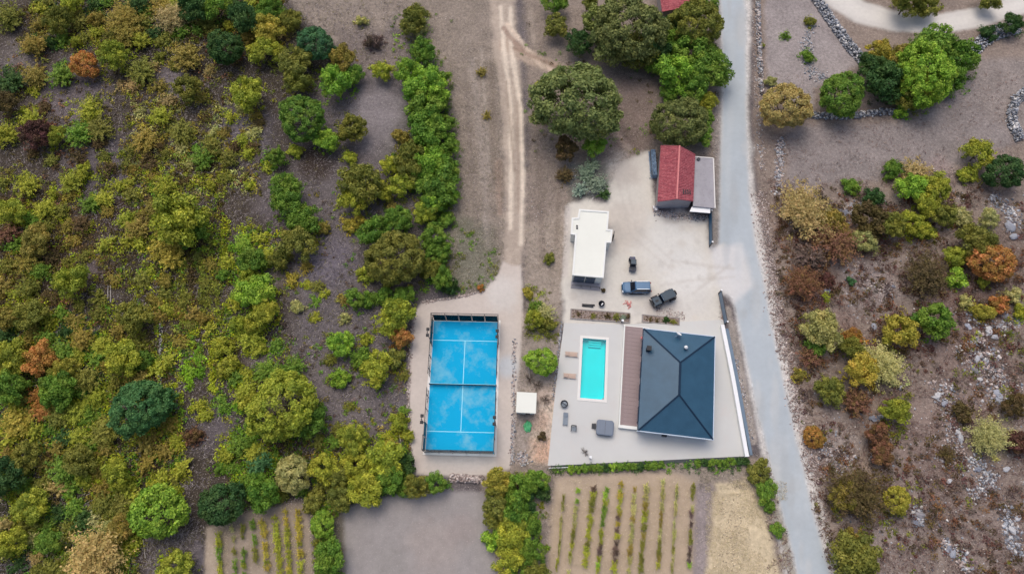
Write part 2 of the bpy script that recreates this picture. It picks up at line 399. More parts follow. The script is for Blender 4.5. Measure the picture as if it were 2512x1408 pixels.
# scrub to the left: mauve grey litter with dark brown patches, one a painted tree shadow
P([(-200, -200), (720, -200), (720, 1600), (-200, 1600)], C(72, 65, 60), 40, 30)
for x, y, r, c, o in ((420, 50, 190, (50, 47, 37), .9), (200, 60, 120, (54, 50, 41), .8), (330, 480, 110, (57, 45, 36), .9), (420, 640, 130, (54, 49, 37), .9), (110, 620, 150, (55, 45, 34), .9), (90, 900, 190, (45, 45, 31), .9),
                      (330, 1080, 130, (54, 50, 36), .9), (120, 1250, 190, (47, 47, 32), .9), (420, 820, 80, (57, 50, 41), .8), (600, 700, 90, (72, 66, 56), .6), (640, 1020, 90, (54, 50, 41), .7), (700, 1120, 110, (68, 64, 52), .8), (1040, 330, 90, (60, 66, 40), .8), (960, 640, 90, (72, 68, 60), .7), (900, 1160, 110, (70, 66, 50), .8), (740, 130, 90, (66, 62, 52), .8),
                      (180, 230, 90, (106, 98, 104), .9), (240, 400, 90, (96, 90, 98), .8), (600, 330, 70, (98, 93, 102), .8), (690, 500, 60, (108, 101, 108), .7), (520, 1050, 60, (98, 92, 98), .8), (40, 140, 40, (120, 112, 112), .7), (420, 205, 40, (122, 114, 122), .8), (920, 280, 80, (132, 126, 132), .9), (800, 640, 70, (106, 100, 112), .9), (800, 950, 80, (110, 103, 106), .8), (680, 660, 40, (124, 114, 110), .8), (640, 880, 34, (120, 111, 110), .7), (470, 1370, 50, (104, 100, 110), .9), (880, 1040, 60, (112, 105, 108), .8), (200, 810, 60, (92, 84, 82), .7), (775, 395, 46, (58, 48, 42), .9), (240, 640, 40, (104, 94, 98), .8)):  # the dark blob under the dense green tree is its cast shadow, painted in
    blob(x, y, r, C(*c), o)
# top field, ground along the track
P([(640, -80), (1210, -80), (1235, 300), (1250, 640), (1190, 715), (1110, 725), (1100, 560), (1118, 300), (1060, 130), (960, 60), (930, 120), (820, 110), (740, 40)], C(142, 131, 124), 14, 14)
P([(820, 60), (1000, 90), (1000, 180), (860, 180)], C(126, 116, 114), 16, 16)
P([(1110, 520), (1215, 560), (1225, 690), (1110, 722)], C(112, 112, 100), 20, 14, .85)
P([(1280, -80), (1760, -80), (1766, 480), (1600, 370), (1500, 440), (1400, 500), (1380, 720), (1290, 740), (1285, 600), (1300, 300)], C(140, 128, 122), 12, 10)
P([(1520, 180), (1610, 200), (1610, 340), (1560, 400), (1500, 380)], C(126, 112, 108), 14, 12)
P([(1390, 400), (1500, 400), (1500, 490), (1400, 490)], C(112, 116, 112), 12, 14, .8)
P([(1284, 560), (1400, 500), (1380, 760), (1290, 800)], C(160, 148, 140), 14, 12, .9)
P([(1262, 760), (1376, 760), (1372, 880), (1356, 1142), (1254, 1160)], C(156, 145, 140), 8, 8)
P([(1316, 1000), (1374, 930), (1352, 1146), (1290, 1142)], C(202, 186, 174), 8, 7)
blob(1330, 1110, 34, C(206, 170, 150), .9); blob(1325, 1030, 24, C(204, 176, 160), .8); blob(1344, 970, 26, C(200, 180, 170), .7)
# right-hand slope
P([(1846, -80), (2700, -80), (2700, 1600), (2050, 1600), (1990, 1300), (1890, 640), (1850, 400)], C(138, 125, 119), 10, 8)
P([(1874, -80), (1996, -40), (2120, 150), (2000, 220), (1990, 290), (1880, 210)], C(152, 144, 146), 8, 8, flat=.6)
P([(1930, 310), (2240, 300), (2380, 190), (2520, 220), (2520, 330), (2380, 400), (2200, 430), (1930, 470)], C(138, 130, 131), 14, 12, flat=.6)
P([(2370, 150), (2560, 140), (2560, 330), (2420, 300)], C(140, 131, 130), 14, 12)
for x, y, r, c, o in ((2130, 700, 70, (142, 132, 132), .9), (2300, 430, 40, (150, 134, 134), .8), (2120, 600, 40, (104, 82, 72), .8), (2000, 690, 50, (110, 86, 76), .8), (2350, 720, 80, (112, 90, 84), .8), (2450, 640, 70, (110, 94, 88), .7), (2340, 840, 90, (118, 100, 96), .7), (2460, 880, 60, (128, 116, 108), .8), (2180, 1000, 60, (138, 122, 114), .8), (2420, 950, 90, (134, 118, 114), .8), (2300, 1100, 120, (130, 114, 110), .8), (2200, 1290, 110, (140, 128, 126), .8), (2400, 1280, 130, (132, 118, 114), .7), (2120, 1150, 50, (146, 128, 114), .7), (2060, 800, 40, (124, 104, 100), .6), (2050, 1100, 60, (150, 140, 138), .7), (1935, 560, 40, (150, 130, 122), .7), (2440, 1070, 50, (128, 118, 94), .6)):
    blob(x, y, r, C(*c), o)
P([(1852, 470), (1880, 600), (1910, 760), (1945, 940), (2000, 1150), (2050, 1340), (2090, 1600), (2040, 1600), (1990, 1300), (1950, 1130), (1920, 1000), (1890, 830), (1866, 640)], C(166, 152, 146), 12, 10, .9)
# fields at the bottom
P([(1180, 1140), (1860, 1120), (1960, 1460), (1180, 1460)], C(146, 134, 128), 8, 8)
P(POLY['vineyard_soil'], C(176, 159, 143), 10, 8, flat=.8)
P([(1706, 1180), (1750, 1190), (1726, 1460), (1700, 1460)], C(146, 136, 138), 6, 5)
P([(1640, 1140), (1850, 1125), (1850, 1180), (1700, 1186)], C(152, 141, 132), 10, 8, .8)
P(POLY['stubble_field'], C(198, 183, 158), 9, 8, flat=.7)
P(POLY['fallow_field'], C(152, 147, 149), 8, 8, flat=.9)
blob(1060, 1340, 70, C(158, 148, 146), .6); blob(960, 1380, 50, C(142, 138, 138), .6); blob(1130, 1290, 40, C(150, 140, 140), .6)
P([(770, 1210), (840, 1250), (850, 1460), (770, 1460)], C(112, 106, 98), 8, 8)
P(POLY['vineyard_plot'], C(152, 139, 128), 8, 8, flat=.8)
P([(506, 1296), (532, 1288), (536, 1460), (504, 1460)], C(172, 158, 146), 4, 4)
P([(360, 1320), (495, 1310), (490, 1460), (360, 1460)], C(104, 98, 104), 12, 10)
# roads, track, yard, apron
P([(1846, -80), (1836, 300), (1852, 480), (1880, 620), (1905, 740), (1928, 860), (1955, 985), (1990, 1130), (2026, 1275), (2060, 1408), (2110, 1600), (1960, 1600), (1790, 700), (1760, 600), (1766, 300), (1764, -80)], C(202, 198, 198), 7, 4, flat=1)
P([(1744, 520), (1766, 470), (1766, 600), (1746, 612)], C(142, 136, 134), 5, 5)
lay(sdf_line(PX, PY, [(1758, -60), (1762, 200), (1758, 480)], 8), C(150, 143, 142), 5, 5, .9)
lay(sdf_line(PX, PY, [(1786, 760), (1850, 1080)], 9), C(158, 150, 146), 4, 4, .9)
lay(sdf_line(PX, PY, [(1868, 1130), (1900, 1240), (1935, 1360), (1950, 1440)], 10), C(156, 150, 142), 5, 4, .9)
P(POLY['road'], C(176, 185, 196), 7, 3, flat=1)
lay(sdf_line(PX, PY, WHITE_TRACK, 24), C(204, 200, 199), 6, 3, flat=.9)
lay(sdf_line(PX, PY, WHITE_TRACK, 24) + 14, C(216, 212, 210), 6, 4, .7)
lay(sdf_line(PX, PY, TRACK, 20), C(180, 166, 156), 9, 8, .9, flat=.7)
lay(sdf_line(PX, PY, BRANCH, 16), C(178, 160, 148), 6, 5, .9)
lay(sdf_line(PX, PY, [(1228, 20), (1236, 120), (1252, 250), (1254, 420), (1252, 560)], 5), C(216, 203, 191), 4, 4, .95)
lay(sdf_line(PX, PY, [(1252, 20), (1254, 120), (1276, 260), (1282, 420), (1278, 600)], 5), C(216, 203, 191), 4, 4, .95)
lay(sdf_line(PX, PY, [(1236, 70), (1262, 105), (1310, 140)], 6), C(152, 130, 120), 4, 3, .8)
for x0, y0, x1, y1, w, c, o in ((1244, 60, 1330, 165, 5, (214, 196, 182), .8), (1290, 130, 1380, 190, 4, (206, 186, 172), .8), (1262, 120, 1376, 168, 5, (146, 124, 112), .7), (1242, 200, 1262, 420, 3, (150, 134, 124), .6), (1270, 250, 1272, 520, 4, (156, 140, 130), .6), (1300, 20, 1310, 110, 7, (166, 154, 146), .5), (1140, 180, 1170, 560, 6, (124, 114, 110), .5), (1206, 160, 1216, 480, 7, (124, 112, 104), .5), (1180, 120, 1200, 420, 4, (170, 160, 154), .5), (1320, 300, 1330, 640, 8, (122, 110, 104), .5), (1372, 410, 1366, 600, 5, (120, 108, 100), .5), (1505, 300, 1560, 420, 5, (168, 150, 142), .6), (1520, 290, 1580, 400, 6, (112, 98, 94), .6)):
    lay(sdf_line(PX, PY, [(x0, y0), (x1, y1)], w), C(*c), w * .8, w * .8, o)
lay(sdf_line(PX, PY, [(1224, 400), (1226, 520)], 9), C(150, 132, 122), 7, 5, .8)
lay(sdf_line(PX, PY, [(1158, 150), (1186, 400), (1196, 600)], 8), C(162, 152, 148), 8, 6, .6)
P(POLY['gravel_yard'], C(208, 204, 200), 8, 9, flat=1)
blob(1530, 560, 60, C(194, 186, 181), .8); blob(1650, 600, 70, C(210, 209, 209), .8); blob(1680, 690, 60, C(214, 213, 214), .8); blob(1440, 720, 40, C(192, 188, 187), .7); blob(1530, 420, 40, C(190, 182, 178), .8)
blob(1700, 750, 40, C(206, 203, 202), .7); blob(1620, 765, 40, C(182, 174, 172), .7); blob(1660, 535, 40, C(176, 170, 166), .8, ry=14)
P([(1744, 606), (1820, 600), (1850, 700), (1800, 745), (1764, 706)], C(210, 209, 213), 10, 5, .9, flat=1)
for x0, y0, x1, y1 in ((1800, 660, 1650, 640), (1800, 680, 1660, 690), (1650, 640, 1560, 560), (1640, 655, 1545, 575), (1560, 560, 1535, 440), (1545, 575, 1518, 450), (1700, 690, 1620, 700), (1790, 650, 1700, 720)):
    lay(sdf_line(PX, PY, [(x0, y0), (x1, y1)], 3), C(188, 182, 178), 4, 4, .45)
for k in range(60): blob(random.uniform(1400, 1760), random.uniform(520, 780), random.uniform(4, 14), C(*random.choice(((188, 180, 174), (216, 214, 212), (180, 176, 174), (208, 200, 192)))), .35)
for k in range(50):
    y = random.uniform(0, 1400); f_ = np.interp(y, [p[1] for p in ROAD_L], [p[0] for p in ROAD_L]); blob(f_ + random.uniform(4, 70), y, random.uniform(5, 16), C(*random.choice(((166, 174, 184), (188, 194, 202), (196, 196, 198), (170, 172, 176)))), .35, ry=random.uniform(10, 60))
P(POLY['gravel_apron'], C(198, 188, 184), 4, 3, flat=1)
blob(1244, 900, 26, C(190, 196, 206), .8, wobble=3); blob(1236, 720, 40, C(204, 199, 198), .8)
P([(1386, 505), (1400, 510), (1395, 680), (1378, 680)], C(196, 190, 190), 4, 3, .8)
# gentle relief in the rough ground only
GZ = (fbm(GX, GY, 0.22, 4, 5) * 0.16 + fbm(GX, GY, 1.1, 2, 6) * 0.06) * np.clip(rough, 0, 1)
GZ = np.minimum(GZ, 0.12) - 0.02 * np.clip(rough, 0, 1)
terr_sd = sdf_poly(PX, PY, TERRACE_PX); GZ = np.where(terr_sd < 18, GZ * np.clip(terr_sd / 18, 0, 1), GZ)

nx, ny = GX.shape
I = np.arange(nx * ny).reshape(nx, ny)
F = np.stack([I[:-1, :-1], I[1:, :-1], I[1:, 1:], I[:-1, 1:]], -1)
mid = lambda A: (A[:-1, :-1] + A[1:, :-1] + A[1:, 1:] + A[:-1, 1:]) / 4
FX, FY = mid(PX), mid(PY); FW = mid(wob) * 4
part = np.zeros(FX.shape, int)
names = ['ground', 'fallow_field', 'vineyard_soil', 'vineyard_plot', 'stubble_field', 'dirt_track', 'unpaved_road', 'gravel_yard', 'gravel_apron', 'road']
mats = ['soil', 'field', 'field', 'track', 'straw', 'track', 'gravel', 'gravel', 'gravel', 'asphalt']
for k, nm in enumerate(names):
    if k == 0: continue
    if nm == 'dirt_track': sd = np.minimum(sdf_line(FX, FY, TRACK, 20), sdf_line(FX, FY, BRANCH, 16))
    elif nm == 'unpaved_road': sd = sdf_line(FX, FY, WHITE_TRACK, 24)
    else: sd = sdf_poly(FX, FY, POLY[nm])
    part[sd + FW < 0] = k
part[mid(terr_sd) < -7] = -1
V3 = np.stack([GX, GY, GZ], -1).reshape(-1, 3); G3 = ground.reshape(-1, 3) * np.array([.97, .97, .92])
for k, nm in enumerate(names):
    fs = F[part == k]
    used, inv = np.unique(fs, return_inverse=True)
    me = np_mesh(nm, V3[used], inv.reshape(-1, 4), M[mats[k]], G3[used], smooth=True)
    tag(link(nm, me), kind='structure')
mb = MB(); s_ = 600
mb.add([(-s_, -s_, -3.0), (s_, -s_, -3.0), (s_, s_, -3.0), (-s_, s_, -3.0)], [(0, 1, 2, 3)])
tm = mb.mesh('terrain', M['soil']); a_ = tm.attributes.new('col', 'FLOAT_COLOR', 'POINT')
a_.data.foreach_set('color', np.tile(np.array([*C(112, 104, 102), 1.0], np.float32), 4))
tag(link('terrain', tm), kind='structure')

# paved terrace with the pool cut into it
def quadfit(px4, z):
    """oriented rectangle through four photo corners (tl, tr, br, bl): centre, turn about z, width, length"""
    p = [at(x, y, z) for x, y in px4]; c = sum(p, Vector()) / 4
    ax = ((p[1] - p[0]) + (p[2] - p[3])) / 2; ay = ((p[0] - p[3]) + (p[1] - p[2])) / 2
    rz = (math.atan2(ax.y, ax.x) + math.atan2(-ay.x, ay.y)) / 2
    return Vector((c.x, c.y, 0)), rz, ax.length, ay.length
TZ = 0.10
pc, prz, pw, pl = quadfit(POOL_PX, TZ)
pool_m = Matrix.Translation(pc) @ Matrix.Rotation(prz, 4, 'Z')
hole = [(pool_m @ Vector((x * pw / 2, y * pl / 2, 0))) for x, y in ((-1, -1), (1, -1), (1, 1), (-1, 1))]
outer = [at(x, y, TZ) for x, y in TERRACE_PX]
loops = [[Vector((p.x, p.y, 0)) for p in outer], [Vector((p.x, p.y, 0)) for p in hole]]
flatp = [p for lp in loops for p in lp]
mb = MB(); mb.add([(p.x, p.y, TZ) for p in flatp], [tuple(t) for t in tessellate_polygon(loops)])
no = len(outer)
mb.add([(p.x, p.y, TZ) for p in outer] + [(p.x, p.y, -0.4) for p in outer], [(i, (i + 1) % no, no + (i + 1) % no, no + i) for i in range(no)])
tag(mb.build('terrace_paving', M['paving']), kind='structure')

# ------------------------------------------------------------------ swimming pool
pool = empty('swimming_pool', (pc.x, pc.y, 0), prz, 'turquoise rectangular swimming pool with white coping in the paved terrace', 'pool')
w2, l2, cw = pw / 2, pl / 2, 0.42
for sx, sy, dx, dy in ((0, 1, pw, cw), (0, -1, pw, cw), (1, 0, cw, pl - 2 * cw), (-1, 0, cw, pl - 2 * cw)):
    MB().box((sx * (w2 - cw / 2), sy * (l2 - cw / 2), TZ + 0.01), (dx - 0.004, dy - 0.004, 0.10)).build('coping', M['coping'], pool, bevel=0.012)
iw, il = w2 - cw, l2 - cw
MB().add([(-iw, -il, -0.75), (iw, -il, -0.75), (iw, il, -1.15), (-iw, il, -1.15), (-iw, -il, TZ), (iw, -il, TZ), (iw, il, TZ), (-iw, il, TZ)],
         [(0, 1, 2, 3), (0, 1, 5, 4), (1, 2, 6, 5), (2, 3, 7, 6), (3, 0, 4, 7)]).build('basin', M['poolwall'], pool)
MB().add([(-iw, -il, -0.02), (iw, -il, -0.02), (iw, il, -0.02), (-iw, il, -0.02)], [(0, 1, 2, 3)]).build('water_surface', M['water'], pool)
for k in range(3):
    MB().box((0.15, il - 0.28 - 0.32 * k, -0.45 - 0.16 * k - 0.3), (iw * 1.1, 0.30, 0.6)).build('step', M['poolwall'], pool)
MB().box((iw - 0.14, -il + 0.15, -0.05), (0.2, 0.24, 0.16)).build('skimmer', M['conc'], pool)

# ------------------------------------------------------------------ padel court
cc, crz, cw_, cl_ = quadfit([(1063, 789), (1222, 794), (1213.5, 1111), (1044, 1107)], 0)
court = empty('padel_court', cc, crz, 'blue padel court with glass and mesh walls on the pale gravel apron', 'court')
MB().box((0, 0, 0.03), (10.75, 20.75, 0.10)).build('concrete_rim', M['coping'], court, bevel=0.02)
MB().box((0, 0, 0.06), (10.0, 20.0, 0.06)).build('turf', M['court'], court)
for y in (-6.95, 6.95): MB().box((0, y, 0.0925), (9.98, 0.11, 0.005)).build('service_line', M['line'], court)
MB().box((0, 0, 0.0922), (0.11, 13.78, 0.004)).build('centre_line', M['line'], court)
net = MB()
for k in range(11): net.bar((-5, -0.0, 0.14 + k * 0.075), (5, 0, 0.14 + k * 0.075), 0.02, 0.03)
for k in range(81): net.bar((-5 + k * 0.125, 0, 0.12), (-5 + k * 0.125, 0, 0.92), 0.02, 0.02)
nt = net.build('net', M['black'], court); tag(nt, kind='stuff')
MB().box((0, 0.0, 0.94), (10.0, 0.06, 0.08)).build('net_tape', M['line'], court)
for x in (-5.02, 5.02): MB().box((x, 0, 0.55), (0.09, 0.09, 1.0)).build('net_post', M['black'], court)
posts = [(sx * 5.06, y, 4.0 if abs(y) > 7.5 else 3.0) for sx in (-1, 1) for y in (-10.06, -8, -6, -4, -2, 2, 4, 6, 8, 10.06)] + [(x, sy * 10.06, 4.0) for sy in (-1, 1) for x in (-3, -1, 1, 3)]
for x, y, h in posts: MB().box((x, y, h / 2 + 0.05), (0.08, 0.08, h)).build('wall_post', M['black'], court)
for sy in (-1, 1):
    for z in (4.05, 3.06): MB().box((0, sy * 10.06, z), (10.0, 0.06, 0.06)).build('top_rail', M['black'], court)
    for k in range(5): MB().box((-4 + 2 * k, sy * 10.06, 1.55), (1.86, 0.02, 2.94)).build('glass_panel', M['glass'], court)
    mesh = MB()
    for k in range(40): mesh.bar((-5 + k * 0.25, sy * 10.06, 3.1), (-5 + k * 0.25, sy * 10.06, 4.0), 0.010)
    for k in range(4): mesh.bar((-5, sy * 10.06, 3.2 + k * 0.22), (5, sy * 10.06, 3.2 + k * 0.22), 0.010)
    tag(mesh.build('wire_mesh', M['black'], court), kind='stuff')
for sx in (-1, 1):
    for s in (-1, 1):
        MB().box((sx * 5.06, s * 9.03, 4.05), (0.07, 1.96, 0.06)).build('top_rail', M['black'], court)
        MB().box((sx * 5.06, s * 7.0, 3.05), (0.07, 1.9, 0.06)).build('top_rail', M['black'], court)
        MB().box((sx * 5.06, s * 3.5, 3.05), (0.07, 5.0, 0.06)).build('top_rail', M['black'], court)
        for y0 in (9.03, 7.0): MB().box((sx * 5.06, s * y0, 1.55), (0.02, 1.8, 2.9)).build('glass_panel', M['glass'], court)
        mesh = MB()
        for k in range(20): mesh.bar((sx * 5.06, s * (1.1 + k * 0.25), 0.1), (sx * 5.06, s * (1.1 + k * 0.25), 3.0), 0.010)
        for k in range(12): mesh.bar((sx * 5.06, s * 1.0, 0.2 + k * 0.25), (sx * 5.06, s * 6.0, 0.2 + k * 0.25), 0.010)
        tag(mesh.build('wire_mesh', M['black'], court), kind='stuff')
        MB().box((sx * 5.06, s * 2.0, 1.02), (0.07, 1.9, 0.07)).build('handrail', M['black'], court)
cm = Matrix.Translation(cc) @ Matrix.Rotation(crz, 4, 'Z')
for sx, sy, lab in ((-1, 1, 'upper left'), (1, 1, 'upper right'), (-1, -1, 'lower left'), (1, -1, 'lower right')):
    b = cm @ Vector((sx * 5.2, sy * 6.3 + 0.2, 0))
    t = empty('floodlight_mast', (b.x, b.y, 0), crz, f'black twin floodlight mast at the {lab} side of the blue court', 'floodlight', 'floodlight masts of the court')
    MB().cyl((0, 0, 0), (0, 0, 6.0), 0.06, 0.045, 10).build('pole', M['black'], t)
    MB().box((-sx * 0.1, 0, 6.0), (0.08, 1.25, 0.08)).build('crossbar', M['black'], t)
    for y in (-0.45, 0.45):
        lm = MB().hexa([(-sx * 0.12 - 0.24, y - 0.24, 5.86), (-sx * 0.12 + 0.24, y - 0.24, 5.86), (-sx * 0.12 + 0.24, y + 0.24, 5.86), (-sx * 0.12 - 0.24, y + 0.24, 5.86), (-sx * 0.12 - 0.2, y - 0.2, 6.1), (-sx * 0.12 + 0.2, y - 0.2, 6.1), (-sx * 0.12 + 0.2, y + 0.2, 6.1), (-sx * 0.12 - 0.2, y + 0.2, 6.1)]).build('lamp_head', M['black'], t, bevel=0.02)
        MB().box((-sx * 0.12, y, 5.855), (0.4, 0.4, 0.02)).build('lens', M['lens'], lm)

# ------------------------------------------------------------------ house with the hipped roof
EZ = 3.0
hc, hrz, hw, hl = quadfit([(1580, 808), (1755, 825), (1747, 1077), (1565, 1055)], EZ)
house = empty('house', hc, hrz, 'white house with dark slate blue hipped roof right of the pool', 'house')
a, b = hw / 2, hl / 2; RZ = 5.0
hm_inv = (Matrix.Translation(hc) @ Matrix.Rotation(hrz, 4, 'Z')).inverted()
r1 = hm_inv @ at(1669, 889, RZ); r2 = hm_inv @ at(1666, 968, RZ)
r1.x = r2.x = (r1.x + r2.x) / 2
wi = 0.22
for nm, box_ in (('south', ((0, -b + wi + 0.1, EZ / 2), (hw - 2 * wi, 0.2, EZ))), ('north', ((0, b - wi - 0.1, EZ / 2), (hw - 2 * wi, 0.2, EZ))), ('east', ((a - wi - 0.1, 0, EZ / 2), (0.2, hl - 2 * wi - 0.4, EZ))), ('west', ((-a + wi + 0.1, 0, EZ / 2), (0.2, hl - 2 * wi - 0.4, EZ)))):
    MB().box(*box_).build('wall', M['white'], house)
e = {'sw': (-a, -b, EZ), 'se': (a, -b, EZ), 'ne': (a, b, EZ), 'nw': (-a, b, EZ), 'n': (r1.x, r1.y, RZ), 's': (r2.x, r2.y, RZ)}
for pts in (('sw', 'se', 's'), ('se', 'ne', 'n', 's'), ('ne', 'nw', 'n'), ('nw', 'sw', 's', 'n')):
    p = [Vector(e[k]) for k in pts]; n = (p[1] - p[0]).cross(p[2] - p[0]).normalized() * 0.12
    m_ = MB(); k = len(p); m_.add([q for q in p] + [q - n for q in p], [tuple(range(k)), tuple(range(2 * k - 1, k - 1, -1))] + [(i, k + i, k + (i + 1) % k, (i + 1) % k) for i in range(k)])
    sl = m_.build('roof_slope', M['roof'], house)
    # raised seams of the roof sheets
    d = (p[1] - p[0]).normalized(); up = n.normalized(); q = up.cross(d)
    rib = MB(); L = (p[1] - p[0]).length; s = 0.4
    while s < L - 0.3:
        base = p[0] + d * s; best = 1e9
        for i in range(1, k):
            A, B = p[i], p[(i + 1) % k]; ea, eb = (A - base), (B - base)
            xa, ya, xb, yb = ea.dot(d), ea.dot(q), eb.dot(d), eb.dot(q)
            if (xa - 1e-6) * (xb + 1e-6) < 0 and abs(xa - xb) > 1e-6:
                best = min(best, ya + (yb - ya) * (-xa) / (xb - xa))
        if best < 1e8 and best > 0.3: rib.bar(base + q * 0.05 + up * 0.004, base + q * (best - 0.1) + up * 0.004, 0.02, 0.008)
        s += 0.55
    tag(rib.build('seam', M['roof'], sl), kind='stuff')
for A, B in (('sw', 's'), ('se', 's'), ('ne', 'n'), ('nw', 'n')): MB().bar(Vector(e[A]) + Vector((0, 0, 0.05)), Vector(e[B]) + Vector((0, 0, 0.05)), 0.22, 0.10).build('hip_cap', M['roofcap'], house, bevel=0.02)
MB().bar(Vector(e['s']) + Vector((0, 0, 0.06)), Vector(e['n']) + Vector((0, 0, 0.06)), 0.32, 0.12).build('ridge_cap', M['roofcap'], house, bevel=0.03)
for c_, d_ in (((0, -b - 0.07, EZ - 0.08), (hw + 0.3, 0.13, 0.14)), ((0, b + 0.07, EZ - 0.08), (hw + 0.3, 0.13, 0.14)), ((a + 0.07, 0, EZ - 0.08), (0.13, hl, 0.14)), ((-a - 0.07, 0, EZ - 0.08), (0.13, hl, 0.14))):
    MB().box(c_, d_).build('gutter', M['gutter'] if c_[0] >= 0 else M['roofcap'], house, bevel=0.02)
def on_house(px, py, z): q = hm_inv @ at(px, py, z); return q
v = on_house(1591, 856, 3.8)
ch = MB().box((v.x, v.y, 3.55), (0.55, 0.55, 1.5)).build('chimney', M['black'], house, bevel=0.03)
MB().box((v.x, v.y, 4.36), (0.7, 0.7, 0.08)).build('chimney_cap', M['black'], ch)
v = on_house(1683, 852, 4.6)
vt = MB().cyl((v.x, v.y, 3.9), (v.x, v.y, 4.65), 0.17, None, 14).build('roof_vent', M['darkgrey'], house)
MB().lathe([(0.02, 0.22), (0.2, 0.14), (0.29, 0.0), (0.27, -0.05), (0.02, -0.05)], 16, (v.x, v.y, 4.66)).build('vent_cowl', M['white2'], vt, smooth=True)
v = on_house(1664, 821, 3.9)
ds = MB(); prof = [(0.02, 0.0), (0.2, 0.03), (0.36, 0.09), (0.46, 0.16), (0.47, 0.18), (0.35, 0.11), (0.02, 0.02)]
ds.lathe(prof, 18); dish = ds.build('satellite_dish', M['white2'], house, smooth=True, loc=(v.x, v.y, 4.0)); dish.rotation_euler = (R(55), 0, R(155))
MB().bar((v.x, v.y - 0.05, 3.1), (v.x, v.y - 0.03, 3.98), 0.05).build('dish_arm', M['chrome'], house)
MB().bar((v.x - 0.45, v.y - 0.28, 3.55), (v.x, v.y - 0.05, 3.9), 0.04).build('dish_arm', M['chrome'], house)
v = on_house(1629, 1071, 1.2)
MB().box((v.x, -b + wi - 0.22, 1.3), (0.7, 0.4, 0.6)).build('air_conditioner', M['darkgrey'], house, bevel=0.03)
for x in (-2.8, 2.6):
    wd = MB().box((x, -b + wi - 0.02, 1.6), (1.3, 0.06, 1.3)).build('window', M['white2'], house)
    MB().box((x, -b + wi - 0.055, 1.6), (1.14, 0.02, 1.14)).build('pane', M['winglass'], wd)
for y in (-5, -1.6, 1.8, 5.2):
    dr = MB().box((-a + wi - 0.03, y, 1.45), (0.06, 2.4, 2.2)).build('sliding_door', M['darkgrey'], house)
    for s in (-0.58, 0.58): MB().box((-a + wi - 0.065, y + s, 1.45), (0.02, 1.06, 2.04)).build('pane', M['winglass'], dr)
for y in (-4.5, 0, 4.5):
    wd = MB().box((a - wi + 0.02, y, 1.7), (0.06, 1.2, 1.1)).build('window', M['white2'], house)
    MB().box((a - wi + 0.055, y, 1.7), (0.02, 1.04, 0.94)).build('pane', M['winglass'], wd)
# its raised deck on the pool side
dk = empty('raised_deck', (0, 0, 0), 0, 'brown boarded deck with white rim between pool and blue roofed house', 'deck')
DZ = 0.55
dcn, drz, dw, dl = quadfit([(1533, 797), (1584, 803), (1571, 1054), (1517, 1050)], DZ)
dk.location = dcn; dk.rotation_euler = (0, 0, drz); dw += 0.7; dk.location = dcn + Vector((0.30, 0, 0))
MB().box((0, 0, DZ / 2 - 0.05), (dw, dl, DZ - 0.1)).build('plinth', M['white'], dk)
nb = 25; bw = (dl - 0.6) / nb
bmesh_board = MB().box((0, 0, 0), (dw - 0.30, bw - 0.012, 0.05)).mesh('board', M['deck'], 0.006)
for k in range(nb): link('board', bmesh_board, dk, (0.06, -dl / 2 + 0.45 + (k + 0.5) * bw, DZ - 0.027 + random.uniform(-0.004, 0.004)))
MB().box((-dw / 2 + 0.09, 0.24, DZ + 0.0), (0.18, dl - 0.4, 0.12)).build('rim', M['white'], dk, bevel=0.015)
MB().box((0, -dl / 2 + 0.2, DZ + 0.04), (dw + 0.1, 0.46, 0.2)).build('rim', M['white'], dk, bevel=0.015)

# ------------------------------------------------------------------ white flat-roofed annexe
AZ = 3.0
ap = [(1420.5, 513.6), (1494, 519), (1490.8, 562.8), (1503, 563.6), (1499.4, 596.4), (1487.7, 595.6), (1480.6, 682.3), (1403.3, 675.3), (1411, 576.9), (1399.4, 575.3), (1402.5, 534.7), (1416.6, 533.9)]
pw3 = [at(x, y, AZ) for x, y in ap]; acen = sum(pw3, Vector()) / len(pw3); acen.z = 0
ann = empty('annexe', acen, 0, 'white flat roofed annexe beside the gravel yard, two black vent pipes on top', 'building')
lp = [(p.x - acen.x, p.y - acen.y) for p in pw3][::-1]
def inset(poly, d):
    n = len(poly); out = []
    for i in range(n):
        p0, p1, p2 = Vector(poly[i - 1]), Vector(poly[i]), Vector(poly[(i + 1) % n])
        e1 = (p1 - p0).normalized(); e2 = (p2 - p1).normalized(); n1 = Vector((-e1.y, e1.x)); n2 = Vector((-e2.y, e2.x))
        bis = (n1 + n2); bis = bis / max(0.2, bis.dot(n1)) if bis.length > 1e-6 else n1
        out.append(tuple(p1 + bis * d))
    return out
area = sum(lp[i][0] * lp[(i + 1) % len(lp)][1] - lp[(i + 1) % len(lp)][0] * lp[i][1] for i in range(len(lp)))
sg = 1 if area > 0 else -1
MB().prism(inset(lp, sg * 0.14), 0, AZ - 0.25).build('wall', M['white'], ann)
MB().prism(lp, AZ - 0.25, AZ - 0.02).build('roof_slab', M['roofwhite'], ann)
ins = inset(lp, sg * 0.3)
for i in range(len(lp)):
    j = (i + 1) % len(lp)
    MB().hexa([(*lp[i], AZ - 0.018), (*lp[j], AZ - 0.018), (*ins[j], AZ - 0.018), (*ins[i], AZ - 0.018), (*lp[i], AZ + 0.10), (*lp[j], AZ + 0.10), (*ins[j], AZ + 0.10), (*ins[i], AZ + 0.10)]).build('parapet', M['white'], ann)
for py_ in (553.2, 559.0):
    v = at(1415.8, py_, AZ + 0.25) - acen
    MB().cyl((v.x, v.y, AZ - 0.02), (v.x, v.y, AZ + 0.10), 0.15, None, 12).build('vent_pipe', M['black'], ann)
